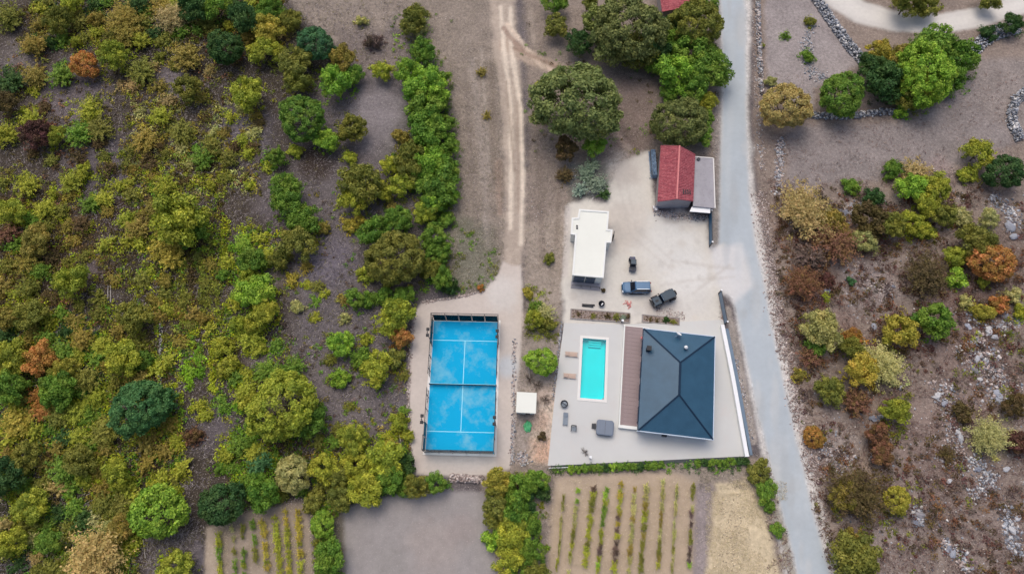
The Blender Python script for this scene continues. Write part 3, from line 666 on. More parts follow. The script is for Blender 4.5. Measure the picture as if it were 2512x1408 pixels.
sw, se = Vector(lp[[i for i in range(12) if abs(lp[i][0] - (pw3[7].x - acen.x)) < 1e-6][0]]), Vector((pw3[6].x - acen.x, pw3[6].y - acen.y))
ang = math.atan2(se.y - sw.y, se.x - sw.x); dv = (se - sw).normalized(); nv = Vector((dv.y, -dv.x))
for f0, f1 in ((0.08, 0.42), (0.46, 0.76)):
    c_ = sw + (se - sw) * ((f0 + f1) / 2) - nv * 0.10; wlen = (se - sw).length * (f1 - f0)
    wd = MB().box((c_.x, c_.y, 1.3), (wlen, 0.12, 2.3), ang).build('window', M['darkgrey'], ann)
    for s in (-1, 1):
        q = c_ + dv * s * wlen * 0.245 + nv * 0.065
        MB().box((q.x, q.y, 1.3), (wlen * 0.46, 0.02, 2.14), ang).build('pane', M['winglass'], wd)
for f in (0.05, 0.35, 0.65, 0.95):
    q = sw + (se - sw) * f + nv * 0.75; MB().box((q.x, q.y, 0.5), (0.05, 0.05, 1.0)).build('railing_post', M['darkgrey'], ann)
q0, q1 = sw + (se - sw) * 0.05 + nv * 0.75, sw + (se - sw) * 0.95 + nv * 0.75
for z in (1.0, 0.55): MB().bar((*q0, z), (*q1, z), 0.05).build('railing_bar', M['darkgrey'], ann)
MB().box((*(sw + (se - sw) * 0.5 + nv * 0.5), 0.05), ((se - sw).length * 0.96, 1.1, 0.12), ang).build('porch_slab', M['conc'], ann)
v = at(1500, 580, 1.0) - acen
MB().box((v.x + 0.3, v.y, 1.05), (0.06, 0.95, 2.05), hrz).build('door', M['darkgrey'], ann)

# ------------------------------------------------------------------ small white hut by the court
HZ = 2.4
uc, urz, uw, ul = quadfit([(1268, 961), (1317, 963), (1314.5, 1014), (1265.5, 1011)], HZ)
hut = empty('hut', uc, urz, 'small square white roofed hut between the blue court and terrace', 'hut')
MB().box((0, 0, HZ - 0.08), (uw, ul, 0.16)).build('roof_slab', M['roofwhite'], hut, bevel=0.02)
for x, wd_ in ((-uw / 2 + 0.2, 0.16), (uw / 2 - 0.2, 0.16)): MB().box((x, 0, HZ / 2 - 0.08), (wd_, ul - 0.4, HZ - 0.16)).build('wall', M['white'], hut)
MB().box((0, ul / 2 - 0.3, HZ / 2 - 0.08), (uw - 0.6, 0.16, HZ - 0.16)).build('wall', M['white'], hut)
MB().box((-uw * 0.2, -ul / 2 + 0.28, HZ / 2 - 0.08), (uw * 0.38, 0.16, HZ - 0.16)).build('wall', M['white'], hut)
MB().box((uw * 0.30, -ul / 2 + 0.28, HZ / 2 - 0.08), (uw * 0.16, 0.16, HZ - 0.16)).build('wall', M['white'], hut)
MB().box((uw * 0.1, -ul / 2 + 0.9, 1.0), (0.9, 0.06, 2.0), 0.5).build('door', M['darkgrey'], hut)

# ------------------------------------------------------------------ old stone house with red tiles
def tile_roof(parent, sw, se_, ne, nw, name='tile_course'):
    """courses of half-round clay tiles on one slope: sw-se_ is the eave, nw-ne the ridge"""
    sw, se_, ne, nw = map(Vector, (sw, se_, ne, nw))
    deck = MB(); n = (se_ - sw).cross(nw - sw).normalized(); deck.add([sw, se_, ne, nw] + [p - n * 0.1 for p in (sw, se_, ne, nw)], [(0, 1, 2, 3), (7, 6, 5, 4), (0, 4, 5, 1), (1, 5, 6, 2), (2, 6, 7, 3), (3, 7, 4, 0)])
    sl = deck.build('roof_slope', M['tile'], parent)
    ncol = max(4, int((se_ - sw).length / 0.26)); nrow = max(4, int((nw - sw).length / 0.42)); t = MB()
    for i in range(ncol):
        for j in range(nrow):
            if random.random() < 0.03: continue
            f0 = (i + 0.5) / ncol + random.uniform(-.1, .1) / ncol
            p0 = sw.lerp(se_, f0); p1 = nw.lerp(ne, f0)
            A = p0.lerp(p1, j / nrow); B = p0.lerp(p1, min(1, (j + 1.15) / nrow)); d = (B - A).normalized(); s = d.cross(n)
            w0, w1 = 0.11 + random.uniform(-.015, .015), 0.085; lift = random.uniform(0.015, 0.04)
            ring = [(-1, 0), (-0.6, 0.75), (0.6, 0.75), (1, 0)]
            t.add([A + s * w0 * x + n * (w0 * y * 0.8 + lift) for x, y in ring] + [B + s * w1 * x + n * (w1 * y * 0.8) for x, y in ring], [(0, 1, 5, 4), (1, 2, 6, 5), (2, 3, 7, 6), (0, 4, 7, 3), (3, 2, 1, 0)])
    tag(t.build(name, M['tile'], sl), kind='stuff')
    return sl
SE_, SRZ = 2.9, 4.3
old = empty('stone_house', at(1655, 470), 0, 'old stone house with mottled red tile roof and grey lean-to', 'house'); oo = old.location.copy()
def O(px, py, z): return at(px, py, z) - oo
lt, lb = O(1621, 357, SE_), O(1613, 495, SE_); rt, rb = O(1705, 378, SE_ - 0.1), O(1700, 494, SE_ - 0.1)
gt, gb = O(1667, 358, SRZ), O(1660, 489, SRZ)
tile_roof(old, lt, lb, gb, gt); tile_roof(old, rb, rt, gt, gb)
MB().bar(gt + Vector((0, 0, .06)), gb + Vector((0, 0, .06)), 0.28, 0.2).build('ridge', M['ridge'], old, bevel=0.05)
bl, br_ = Vector((lb.x + .2, lb.y + .25, 0)), Vector((rb.x - .1, rb.y + .25, 0)); tl_, tr_ = Vector((lt.x + .2, lt.y - .2, 0)), Vector((rt.x - .1, rt.y - .2, 0))
th = 0.45
def wall_seg(p, q, h, name='wall', mat='stone'):
    d = (q - p).normalized(); nn = Vector((-d.y, d.x, 0)) * th
    return MB().hexa([p, q, q + nn, p + nn, p + Vector((0, 0, h)), q + Vector((0, 0, h)), q + nn + Vector((0, 0, h)), p + nn + Vector((0, 0, h))]).build(name, M[mat], old)
gw = MB(); gm = (bl + br_) / 2; gh = SRZ - 0.22
gw.add([bl, br_, br_ + Vector((0, 0, SE_ - .2)), Vector((gb.x, gm.y, gh)), bl + Vector((0, 0, SE_ - .15))] + [p + Vector((0, th, 0)) for p in (bl, br_, br_ + Vector((0, 0, SE_ - .2)), Vector((gb.x, gm.y, gh)), bl + Vector((0, 0, SE_ - .15)))],
       [(0, 1, 2, 3, 4), (9, 8, 7, 6, 5), (0, 5, 6, 1), (1, 6, 7, 2), (2, 7, 8, 3), (3, 8, 9, 4), (4, 9, 5, 0)])
gw.build('gable_wall', M['conc'], old)
wall_seg(tl_, Vector((bl.x, bl.y + th, 0)), SE_ - 0.15); wall_seg(Vector((br_.x, br_.y + th, 0)), tr_, SE_ - 0.2); wall_seg(tr_, tl_, SE_ - 0.15)
# hole in the right slope: black boxes put in for its inner shade
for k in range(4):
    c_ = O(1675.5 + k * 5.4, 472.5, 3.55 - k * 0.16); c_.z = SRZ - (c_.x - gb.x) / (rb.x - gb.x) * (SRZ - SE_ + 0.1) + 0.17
    MB().box((c_.x, c_.y, c_.z), (0.23, 0.85, 0.10)).build('slot_shade', M['black'], old)
c_ = O(1689, 473, 3.3); c_.z = SRZ - (c_.x - gb.x) / (rb.x - gb.x) * (SRZ - SE_) + 0.2
# lean-to slab roof and canopy
LZ = 2.5
ll = [O(1704.5, 385, LZ), O(1750, 389, LZ), O(1754, 511, LZ), O(1700, 506, LZ)]
MB().prism([(p.x, p.y) for p in ll][::-1], LZ - 0.16, LZ).build('lean_to_slab', M['conc'], old)
for i, j in ((0, 1), (1, 2), (2, 3)):
    p, q = Vector((ll[i].x, ll[i].y, 0)), Vector((ll[j].x, ll[j].y, 0)); cen = (ll[0] + ll[2]) / 2; cen.z = 0
    p, q = p.lerp(cen, 0.06), q.lerp(cen, 0.06); d = (q - p).normalized(); nn = Vector((d.y, -d.x, 0)) * 0.25
    if i == 1: p += d * 0.28
    if i == 2: p += d * 0.28
    MB().hexa([p, q, q + nn, p + nn] + [x + Vector((0, 0, LZ - 0.16)) for x in (p, q, q + nn, p + nn)]).build('wall', M['stone'], old)
for i, j in ((0, 1), (1, 2)): MB().bar(ll[i] + Vector((0, 0, .04)), ll[j] + Vector((0, 0, .04)), 0.16, 0.08).build('slab_rim', M['coping'], old)
cz = 2.2; cp = [O(1697, 507.5, cz), O(1743, 511, cz), O(1742, 523, cz), O(1691.5, 519, cz)]
MB().prism([(p.x, p.y) for p in cp][::-1], cz - 0.1, cz).build('canopy', M['white2'], old)
v = O(1713, 392, LZ); MB().box((v.x, v.y, LZ + 0.12), (0.5, 0.45, 0.24), 0.7).build('roof_box', M['darkgrey'], old)

# second red roof at the top edge
red = empty('barn', at(1672, -6), 0, 'dark red tiled roof peeking between trees at the photo top', 'house'); oo = red.location.copy()
p4 = [O(1618, -70, 3), O(1722, -66, 3), O(1720, 33, 2.8), O(1622, 28, 2.8)]; g0, g1 = O(1672, -74, 4.3), O(1671, 22, 4.3)
p4 = [O(1612, -64, 4.0), O(1724, -60, 4.0), O(1722, 12, 2.7), O(1624, 30, 2.7)]
sl = tile_roof(red, p4[3], p4[2], p4[1], p4[0])
for i, j in ((2, 3), (3, 0), (1, 2)):
    p, q = Vector((p4[i].x, p4[i].y, 0)), Vector((p4[j].x, p4[j].y, 0)); cen = Vector((sum(k.x for k in p4) / 4, sum(k.y for k in p4) / 4, 0))
    p, q = p.lerp(cen, 0.08), q.lerp(cen, 0.08); d = (q - p).normalized()
    h0, h1 = p4[i].z - 0.25, p4[j].z - 0.25; nn = Vector((-d.y, d.x, 0)) * 0.3
    if nn.dot(cen - p) < 0: nn = -nn
    if i != 2: p += d * 0.33; q -= d * 0.33
    MB().hexa([p, q, q + nn, p + nn, p + Vector((0, 0, h0)), q + Vector((0, 0, h1)), q + nn + Vector((0, 0, h1)), p + nn + Vector((0, 0, h0))]).build('wall', M['stone'], red)

# ------------------------------------------------------------------ boundary walls and gates
def wall_thing(name, pts, h, t, mat, label, cat, cap=None):
    P0 = [at(x, y, 0) for x, y in pts]; o = P0[0].copy(); r = empty(name, o, 0, label, cat)
    for i in range(len(P0) - 1):
        p, q = P0[i] - o, P0[i + 1] - o
        MB().bar(p + Vector((0, 0, h / 2)), q + Vector((0, 0, h / 2)), t, h).build('wall_section', M[mat], r)
        if cap: MB().bar(p + Vector((0, 0, h + 0.04)), q + Vector((0, 0, h + 0.04)), t + 0.02, 0.08).build('coping', M[cap], r)
    return r
wt = wall_thing('boundary_wall', [(1769, 800), (1794, 925), (1829, 1121)], 0.7, 0.55, 'white', 'long white boundary wall between the paved terrace and road', 'wall', 'white2')
wall_thing('terrace_edge_strip', [(1352, 1146), (1600, 1134), (1826, 1123)], 0.12, 0.45, 'dkstrip', 'low dark strip along the bottom edge of the terrace', 'wall')  # low bar drawing a dark line along the terrace edge
wall_thing('kerb', [(1782, 806), (1806, 925), (1841, 1116)], 0.10, 0.6, 'gate2', 'grey concrete kerb strip outside the white boundary wall', 'kerb')
def gate_panel(name, p0, p1, h, mat, label, ribs=8):
    a0, a1 = at(*p0), at(*p1); r = empty(name, a0, math.atan2(a1.y - a0.y, a1.x - a0.x), label, 'gate'); L = (a1 - a0).length
    for k in range(ribs): MB().box(((k + 0.5) * L / ribs, 0, h / 2 + 0.08), (L / ribs - 0.012, 0.05, h)).build('panel', M[mat], r)
    MB().box((L / 2, 0, h + 0.12), (L, 0.09, 0.08)).build('top_rail', M['darkgrey'], r)
    MB().box((L / 2, 0, 0.05), (L, 0.10, 0.08)).build('bottom_rail', M['darkgrey'], r)
    for x in (-0.1, L + 0.1):
        ps = MB().box((x, 0, h / 2 + 0.1), (0.16, 0.16, h + 0.2)).build('gate_post', M['darkgrey'], r); MB().box((x, 0, h + 0.24), (0.24, 0.24, 0.08)).build('post_cap', M['white2'], ps)
gate_panel('sliding_gate', (1740, 604), (1738.5, 530), 1.75, 'gate', 'dark blue sheet gate standing along the yard below the stone house')
gate_panel('wall_gate', (1763, 722), (1777, 795), 1.5, 'gate2', 'slate grey sheet gate leading to the white boundary wall')

# ------------------------------------------------------------------ vehicles
def rrect(x0, x1, hw, z, r, n=4):
    pts = []
    for cx, cy, a0 in ((x1 - r, hw - r, 0), (x0 + r, hw - r, 90), (x0 + r, -hw + r, 180), (x1 - r, -hw + r, 270)):
        for k in range(n + 1): t = R(a0 + 90 * k / n); pts.append((cx + r * math.cos(t), cy + r * math.sin(t), z))
    return pts
def wheel(parent, x, y, r, w):
    o = MB().cyl((0, -w / 2, 0), (0, w / 2, 0), r, None, 20).build('wheel', M['rubber'], parent, bevel=0.03, loc=(x, y, r))
    MB().cyl((0, -w / 2 - 0.01, 0), (0, w / 2 + 0.01, 0), r * 0.6, None, 14).build('rim', M['chrome'], o)
def suv(loc, rz, label):
    t = empty('parked_car', loc, rz, label, 'car', 'vehicles parked in the yard')
    hw = 0.93
    body = MB(); body.loft([rrect(-2.22, 2.25, hw - .06, .28, .3), rrect(-2.28, 2.32, hw, .5, .42), rrect(-2.28, 2.3, hw, .78, .5), rrect(-2.22, 2.12, hw - .06, .98, .5), rrect(-2.16, 1.98, hw - .12, 1.02, .45)])
    body.build('body', M['suv'], t, smooth=False)
    MB().loft([rrect(0.95, 2.05, .66, 1.0, .2), rrect(0.95, 1.95, .6, 1.06, .22)]).build('bonnet', M['suv'], t)
    cab = MB(); cab.loft([rrect(-2.18, 1.02, .84, 1.0, .16), rrect(-2.02, 0.34, .70, 1.62, .16), rrect(-1.96, 0.26, .66, 1.68, .16)]); cb = cab.build('cabin', M['suv'], t)
    MB().loft([rrect(-1.86, 0.18, .55, 1.675, .1), rrect(-1.82, 0.14, .52, 1.705, .1)]).build('roof_panel', M['suv'], t)
    g = MB(); g.add([(1.0, -.72, 1.04), (1.0, .72, 1.04), (.40, .60, 1.60), (.40, -.60, 1.60)], [(0, 1, 2, 3)])
    g = MB().hexa([(1.035, -.72, 1.04), (1.035, .72, 1.04), (.99, .72, 1.02), (.99, -.72, 1.02), (.40, -.60, 1.61), (.40, .60, 1.61), (.34, .60, 1.59), (.34, -.60, 1.59)]); g.build('windscreen', M['carglass'], t)
    MB().hexa([(-2.20, -.68, 1.10), (-2.20, .68, 1.10), (-2.14, .68, 1.10), (-2.14, -.68, 1.10), (-2.06, -.58, 1.56), (-2.06, .58, 1.56), (-2.0, .58, 1.56), (-2.0, -.58, 1.56)]).build('rear_window', M['carglass'], t)
    for s in (-1, 1):
        for x0, x1, u0, u1 in ((-.5, .62, -.5, .2), (-1.45, -.56, -1.42, -.56), (-2.0, -1.52, -1.88, -1.5)):
            MB().hexa([(x0, s * .815, 1.08), (x1, s * .815, 1.08), (x1, s * .845, 1.08), (x0, s * .845, 1.08), (u0, s * .70, 1.57), (u1, s * .70, 1.57), (u1, s * .735, 1.57), (u0, s * .735, 1.57)]).build('side_window', M['carglass'], t)
        MB().bar((-1.8, s * .63, 1.75), (.1, s * .63, 1.75), .07, .06).build('roof_rail', M['chrome'], t)
        MB().box((.78, s * 1.0, 1.08), (.16, .22, .15)).build('wing_mirror', M['black'], t, bevel=.03)
        MB().box((2.2, s * .66, .8), (.16, .34, .14)).build('headlight', M['lens'], t, bevel=.02)
        MB().box((-2.25, s * .7, .9), (.1, .24, .3)).build('tail_light', M['lampred'], t, bevel=.02)
        for x in (-1.4, 1.4): wheel(t, x, s * .82, .36, .25)
        MB().box((0, s * .96, .36), (2.0, .12, .06)).build('side_step', M['black'], t)
        for x in (.1, -.9): MB().box((x, s * (hw + .005), .86), (.16, .03, .04)).build('door_handle', M['chrome'], t)
    MB().box((2.31, 0, .62), (.05, .9, .22)).build('grille', M['black'], t)
    return t
def jeep(loc, rz, label):
    t = empty('off_road_car', loc, rz, label, 'car', 'vehicles parked in the yard'); J = M['jeep']
    MB().box((0, 0, .78), (3.6, 1.42, .5)).build('body', J, t, bevel=.06)
    MB().loft([rrect(.62, 1.82, .68, 1.0, .1), rrect(.62, 1.78, .60, 1.14, .12)]).build('bonnet', J, t)
    MB().loft([rrect(-1.78, .62, .74, 1.0, .08), rrect(-1.72, .38, .66, 1.74, .08)]).build('cabin', J, t)
    MB().loft([rrect(-1.74, .40, .70, 1.74, .1), rrect(-1.70, .34, .66, 1.82, .1)]).build('hard_top', J, t, smooth=False)
    MB().hexa([(.66, -.64, 1.08), (.66, .64, 1.08), (.60, .64, 1.08), (.60, -.64, 1.08), (.46, -.60, 1.68), (.46, .60, 1.68), (.40, .60, 1.68), (.40, -.60, 1.68)]).build('windscreen', M['carglass'], t)
    MB().bar((.74, -.7, 1.1), (.74, .7, 1.1), .06, .05).build('cowl_bar', M['gate2'], t); MB().bar((.42, -.66, 1.76), (.42, .66, 1.76), .06, .05).build('windscreen_frame', M['gate2'], t)
    MB().box((1.25, 0, 1.155), (.5, .3, .02)).build('bonnet_vent', M['black'], t)
    for s in (-1, 1):
        for x0, x1 in ((-.55, .5), (-1.6, -.65)):
            MB().hexa([(x0, s * .725, 1.1), (x1, s * .725, 1.1), (x1, s * .75, 1.1), (x0, s * .75, 1.1), (x0, s * .66, 1.66), (x1 - (.1 if x1 > 0 else 0), s * .66, 1.66), (x1 - (.1 if x1 > 0 else 0), s * .69, 1.66), (x0, s * .69, 1.66)]).build('side_window', M['carglass'], t)
        for x in (-1.2, 1.25):
            wheel(t, x, s * .78, .42, .28)
            MB().hexa([(x - .58, s * .68, .78), (x + .58, s * .68, .78), (x + .58, s * .98, .74), (x - .58, s * .98, .74), (x - .46, s * .68, .96), (x + .46, s * .68, .96), (x + .42, s * .96, .94), (x - .42, s * .96, .94)]).build('fender', M['black'], t, bevel=.03)
        MB().box((.52, s * .9, 1.16), (.12, .2, .2)).build('wing_mirror', M['black'], t, bevel=.03)
        MB().cyl((1.8, s * .5, .98), (1.86, s * .5, .98), .11, None, 14).build('headlight', M['lens'], t)
        MB().box((-1.82, s * .62, .9), (.06, .12, .24)).build('tail_light', M['lampred'], t)
    MB().box((2.0, 0, .6), (.2, 1.6, .2)).build('bumper', M['black'], t, bevel=.03); MB().box((-1.95, 0, .6), (.16, 1.5, .2)).build('bumper', M['black'], t, bevel=.03)
    MB().box((1.82, 0, .92), (.05, 1.1, .34)).build('grille', M['black'], t)
    sw_ = MB().cyl((-1.82, 0, 1.1), (-2.1, 0, 1.1), .42, None, 20).build('spare_wheel', M['rubber'], t, bevel=.04)
    MB().cyl((-2.09, 0, 1.1), (-2.13, 0, 1.1), .24, None, 14).build('rim', M['darkgrey'], sw_)
def buggy(loc, rz, label):
    t = empty('utility_buggy', loc, rz, label, 'buggy', 'vehicles parked in the yard'); J = M['buggy']
    MB().box((0, 0, .48), (2.3, .86, .26)).build('chassis', M['black'], t, bevel=.05)
    MB().loft([rrect(.62, 1.25, .46, .56, .12), rrect(.60, 1.12, .42, .92, .14)]).build('bonnet', J, t)
    MB().loft([rrect(-1.25, -.45, .52, .6, .06), rrect(-1.25, -.45, .54, .86, .06)]).build('cargo_box', J, t)
    MB().box((-.85, 0, .875), (.66, .9, .03)).build('cargo_liner', M['darkgrey'], t)
    for s in (-1, 1):
        sb = MB().box((-.12, s * .24, .72), (.42, .4, .16)).build('seat', M['darkgrey'], t, bevel=.04)
        MB().box((-.36, s * .24, .98), (.12, .38, .5)).build('backrest', M['darkgrey'], sb, bevel=.04)
        for x in (-.8, .82): wheel(t, x, s * .44, .28, .2)
        MB().bar((.62, s * .46, .9), (.34, s * .44, 1.6), .05).build('roll_bar', M['black'], t); MB().bar((-.46, s * .46, .86), (-.44, s * .44, 1.6), .05).build('roll_bar', M['black'], t); MB().bar((.34, s * .44, 1.6), (-.44, s * .44, 1.6), .05).build('roll_bar', M['black'], t)
        MB().box((1.2, s * .3, .78), (.1, .16, .12)).build('headlight', M['lens'], t)
    MB().box((-.08, 0, 1.64), (.72, .8, .04)).build('roof_panel', M['jeep'], t, bevel=.015)
    MB().hexa([(.64, -.42, .92), (.64, .42, .92), (.62, .42, .92), (.62, -.42, .92), (.37, -.4, 1.56), (.37, .4, 1.56), (.35, .4, 1.56), (.35, -.4, 1.56)]).build('windscreen', M['winglass'], t)
    MB().lathe([(.15, 0), (.17, .02), (.15, .04), (.13, .02), (.15, 0)], 14, (.3, .22, 1.05)).build('steering_wheel', M['black'], t)
q = at(1561, 706, 0.6); suv((q.x, q.y, 0), R(180), 'blue grey estate car with roof rails parked facing left in the yard')
q = at(1627, 733, 0.6); jeep((q.x, q.y, 0), R(180 + 25), 'dark teal off-road car with spare wheel parked at an angle')
q = at(1551.5, 648, 0.5); buggy((q.x, q.y, 0), R(88), 'small dark navy utility buggy parked by the annexe')

# ------------------------------------------------------------------ terrace furniture and yard things
def lounger(px, py, rz, frame, label, L=2.0, W=0.72):
    q = at(px, py, 0.3); t = empty('sun_lounger', (q.x, q.y, TZ), rz, label, 'sun lounger', 'sun loungers on the terrace')
    for s in (-1, 1):
        MB().box((0, s * (W / 2 - .04), .26), (L, .07, .08)).build('side_rail', M[frame], t)
        for x in (-L / 2 + .15, L / 2 - .15): MB().box((x, s * (W / 2 - .06), .12), (.07, .07, .24)).build('leg', M[frame], t)
    sl = MB().box((0, 0, 0), (.11, W - .18, .03)).mesh('slat', M[frame])
    for k in range(9): link('slat', sl, t, (-L / 2 + .2 + k * .135 + (L - 2) * .05, 0, .30))
    br = MB().hexa([(.28, -W / 2 + .08, .32), (L / 2 - .02, -W / 2 + .08, .62), (L / 2 - .02, W / 2 - .08, .62), (.28, W / 2 - .08, .32), (.26, -W / 2 + .08, .38), (L / 2 - .04, -W / 2 + .08, .68), (L / 2 - .04, W / 2 - .08, .68), (.26, W / 2 - .08, .38)]).build('backrest', M[frame], t, bevel=.015)
    return t
lounger(1402, 869, prz + R(180), 'wood', 'pale wooden sun lounger beside the pool, upper of the pair')
lounger(1398, 922, prz + R(180), 'wood', 'pale wooden sun lounger beside the pool, lower of the pair')
lounger(1387, 1028, prz + R(90), 'cushion', 'grey sun lounger below the round basket on the terrace', 1.9, 0.72)
q = at(1384, 991, .3); t = empty('round_basket', (q.x, q.y, TZ), 0, 'round dark rimmed basket seat with diagonal bar left of pool', 'basket seat')
MB().lathe([(.42, 0), (.52, .25), (.56, .5), (.50, .5), (.47, .28), (.36, .05), (.02, .05)], 24).build('shell', M['black'], t, smooth=True)
MB().lathe([(.02, .30), (.40, .26), (.46, .22)], 20).build('cushion', M['cushion'], t, smooth=True)
MB().bar((-.40, .26, .52), (.38, -.30, .52), .08, .05).build('bar', M['black'], t)
q = at(1407, 1051, .3); t = empty('garden_chair', (q.x, q.y, TZ), prz, 'small grey slatted chair right of the grey lounger', 'chair')
for s in (-1, 1):
    for y in (-.36, .36): MB().box((s * .36, y, .3), (.06, .06, .6)).build('leg', M['darkgrey'], t)
    MB().box((s * .36, 0, .6), (.09, .85, .05)).build('armrest', M['darkgrey'], t)
for k in range(4): MB().box((-.24 + k * .16, -.02, .38), (.10, .7, .04)).build('slat', M['cushion'], t)
MB().box((0, .40, .6), (.7, .07, .5)).build('backrest', M['darkgrey'], t)
q = at(1484, 1049, .8); t = empty('hot_tub', (q.x, q.y, TZ), prz - R(2), 'covered grey square hot tub with a step left of the deck', 'hot tub')
MB().loft([rrect(-1.2, 1.2, 1.05, 0, .35, 5), rrect(-1.22, 1.22, 1.07, .78, .35, 5)]).build('cabinet', M['darkgrey'], t)
MB().loft([rrect(-1.27, 1.27, 1.12, .78, .38, 5), rrect(-1.26, 1.26, 1.11, .88, .38, 5), rrect(-1.12, 1.12, .97, .94, .36, 5)]).build('cover', M['tubcover'], t)
MB().box((0, 0, .945), (.03, 1.9, .012)).build('cover_fold', M['darkgrey'], t)
for k in range(2): MB().box((-1.45 - .3 * (1 - k), .15, .2 - .1 * (1 - k) + .0), (.28, .75, .4 - .2 * (1 - k))).build('step', M['darkgrey'], t, bevel=.01)
def garden_lamp(px, py, label):
    q = at(px, py, 0); t = empty('garden_lamp', (q.x, q.y, 0.05), hrz, label, 'lamp', 'garden lamps')
    MB().cyl((0, 0, 0), (0, 0, .85), .10, .10, 12).build('post', M['black'], t)
    MB().box((0, 0, 1.0), (.34, .34, .30)).build('lamp_head', M['white2'], t, bevel=.03)
garden_lamp(1525, 791, 'white topped black garden lamp at the corner of the brown deck')
garden_lamp(1447, 1123, 'white topped black garden lamp near the bottom edge of terrace')
q = at(1443, 750); t = empty('plank_pile', (q.x, q.y, 0), R(-2), 'pile of dark planks lying above the long planting bed', 'planks')
for k, (dx, dy, dz, L, aa) in enumerate(((0, .18, .05, 2.0, -2), (.1, .0, .05, 1.9, 3), (-.1, -.18, .05, 1.8, -5), (.05, .1, .13, 1.9, 2), (0, -.06, .13, 1.6, -9), (-.1, .04, .21, 1.7, 5))):
    MB().box((0, 0, 0), (L, .16, .07)).build('plank', M['black'] if k % 2 else M['darkgrey'], t, loc=(dx, dy, dz), rz=R(aa))
q = at(1475, 747); t = empty('rubble_tub', (q.x, q.y, 0), R(30), 'round black tub holding white rubble right of the plank pile', 'tub')
MB().lathe([(.02, .03), (.34, .03), (.46, .5), (.50, .52), (.44, .5), (.32, .08), (.02, .08)], 18).build('tub', M['black'], t, smooth=True)
for dx, dy, s in ((.1, -.1, .2), (-.12, -.2, .14)): MB().box((dx, dy, .42), (s * 1.4, s, .16), .6).build('bag', M['white2'], t, bevel=.04)
BEDS = []
for nm, pts, lab in (('planting_bed', [(1400, 757), (1546, 767), (1546, 792), (1398, 783)], 'long planting bed of stony soil above the pool terrace'), ('planting_bed', [(1575, 772), (1668, 778), (1667, 798), (1574, 791)], 'short planting bed of stony soil above the blue roofed house')):
    c0, rz0, w0, l0 = quadfit(pts, .1); t = empty(nm, c0, rz0, lab, 'planting bed')
    MB().box((0, 0, .06), (w0 - .3, l0 - .3, .16)).build('bed_soil', M['soilbed'], t)
    ns = int(w0 * 34); pp = np.stack([RNG.uniform(-w0 / 2 + .3, w0 / 2 - .3, ns), RNG.uniform(-l0 / 2 + .25, l0 / 2 - .25, ns), np.full(ns, .15)], -1)
    BEDS.append((t, pp))
    for cx, cy, dx, dy in ((0, l0 / 2 - .08, w0, .15), (0, -l0 / 2 + .08, w0, .15), (w0 / 2 - .08, 0, .15, l0 - .32), (-w0 / 2 + .08, 0, .15, l0 - .32)): MB().box((cx, cy, .09), (dx, dy, .18)).build('edging', M['stone'], t, bevel=.01)

# ------------------------------------------------------------------ stones
PHI = (1 + 5 ** .5) / 2
ICO_V = np.array([(-1, PHI, 0), (1, PHI, 0), (-1, -PHI, 0), (1, -PHI, 0), (0, -1, PHI), (0, 1, PHI), (0, -1, -PHI), (0, 1, -PHI), (PHI, 0, -1), (PHI, 0, 1), (-PHI, 0, -1), (-PHI, 0, 1)]) / math.hypot(1, PHI)
ICO_F = np.array([(0, 11, 5), (0, 5, 1), (0, 1, 7), (0, 7, 10), (0, 10, 11), (1, 5, 9), (5, 11, 4), (11, 10, 2), (10, 7, 6), (7, 1, 8), (3, 9, 4), (3, 4, 2), (3, 2, 6), (3, 6, 8), (3, 8, 9), (4, 9, 5), (2, 4, 11), (6, 2, 10), (8, 6, 7), (9, 8, 1)])
def stones_mesh(name, pos, size, cols, flat=0.65):
    n = len(pos)
    th_ = RNG.random(n) * 6.283
    v = ICO_V[None] * (1 + RNG.uniform(-.28, .28, (n, 12, 1))) * np.stack([size * RNG.uniform(.8, 1.5, n), size * RNG.uniform(.6, 1.1, n), size * flat * RNG.uniform(.7, 1.2, n)], -1)[:, None]
    c, s = np.cos(th_)[:, None], np.sin(th_)[:, None]
    v = np.stack([v[..., 0] * c - v[..., 1] * s, v[..., 0] * s + v[..., 1] * c, v[..., 2]], -1) + pos[:, None]
    f = ICO_F[None] + 12 * np.arange(n)[:, None, None]
    return np_mesh(name, v.reshape(-1, 3), f.reshape(-1, 3), M['rock'], np.repeat(cols, 12, 0))
GREYS = [C(168, 172, 180), C(150, 156, 166), C(188, 188, 190), C(128, 132, 140), C(206, 204, 202), C(110, 112, 118)]
PINKS = [C(186, 170, 164), C(190, 176, 170), C(160, 144, 138), C(206, 196, 190), C(140, 126, 120), C(168, 156, 152)]
def along(pts, n, w, z0=0.0, h=0.0, taper=True):
    seg = np.array([(p[0], p[1]) for p in pts], float); L = np.hypot(*np.diff(seg, axis=0).T); cum = np.r_[0, np.cumsum(L)]
    t = RNG.random(n) * cum[-1]; k = np.clip(np.searchsorted(cum, t) - 1, 0, len(L) - 1); f = (t - cum[k]) / L[k]
    p = seg[k] + (seg[k + 1] - seg[k]) * f[:, None]; d = (seg[k + 1] - seg[k]) / L[k][:, None]
    u = RNG.uniform(-1, 1, n) if taper is True else RNG.normal(0, .5, n)
    p = p + np.stack([-d[:, 1], d[:, 0]], -1) * (u * w)[:, None]
    out = np.array([at(x, y, 0) for x, y in p]); out[:, 2] = z0 + RNG.random(n) * h * np.sqrt(np.clip(1 - (u * .95) ** 2, 0, 1))
    return out
def pick(pal, n): return np.array([pal[i] for i in RNG.integers(0, len(pal), n)]) * RNG.uniform(.8, 1.15, (n, 1))
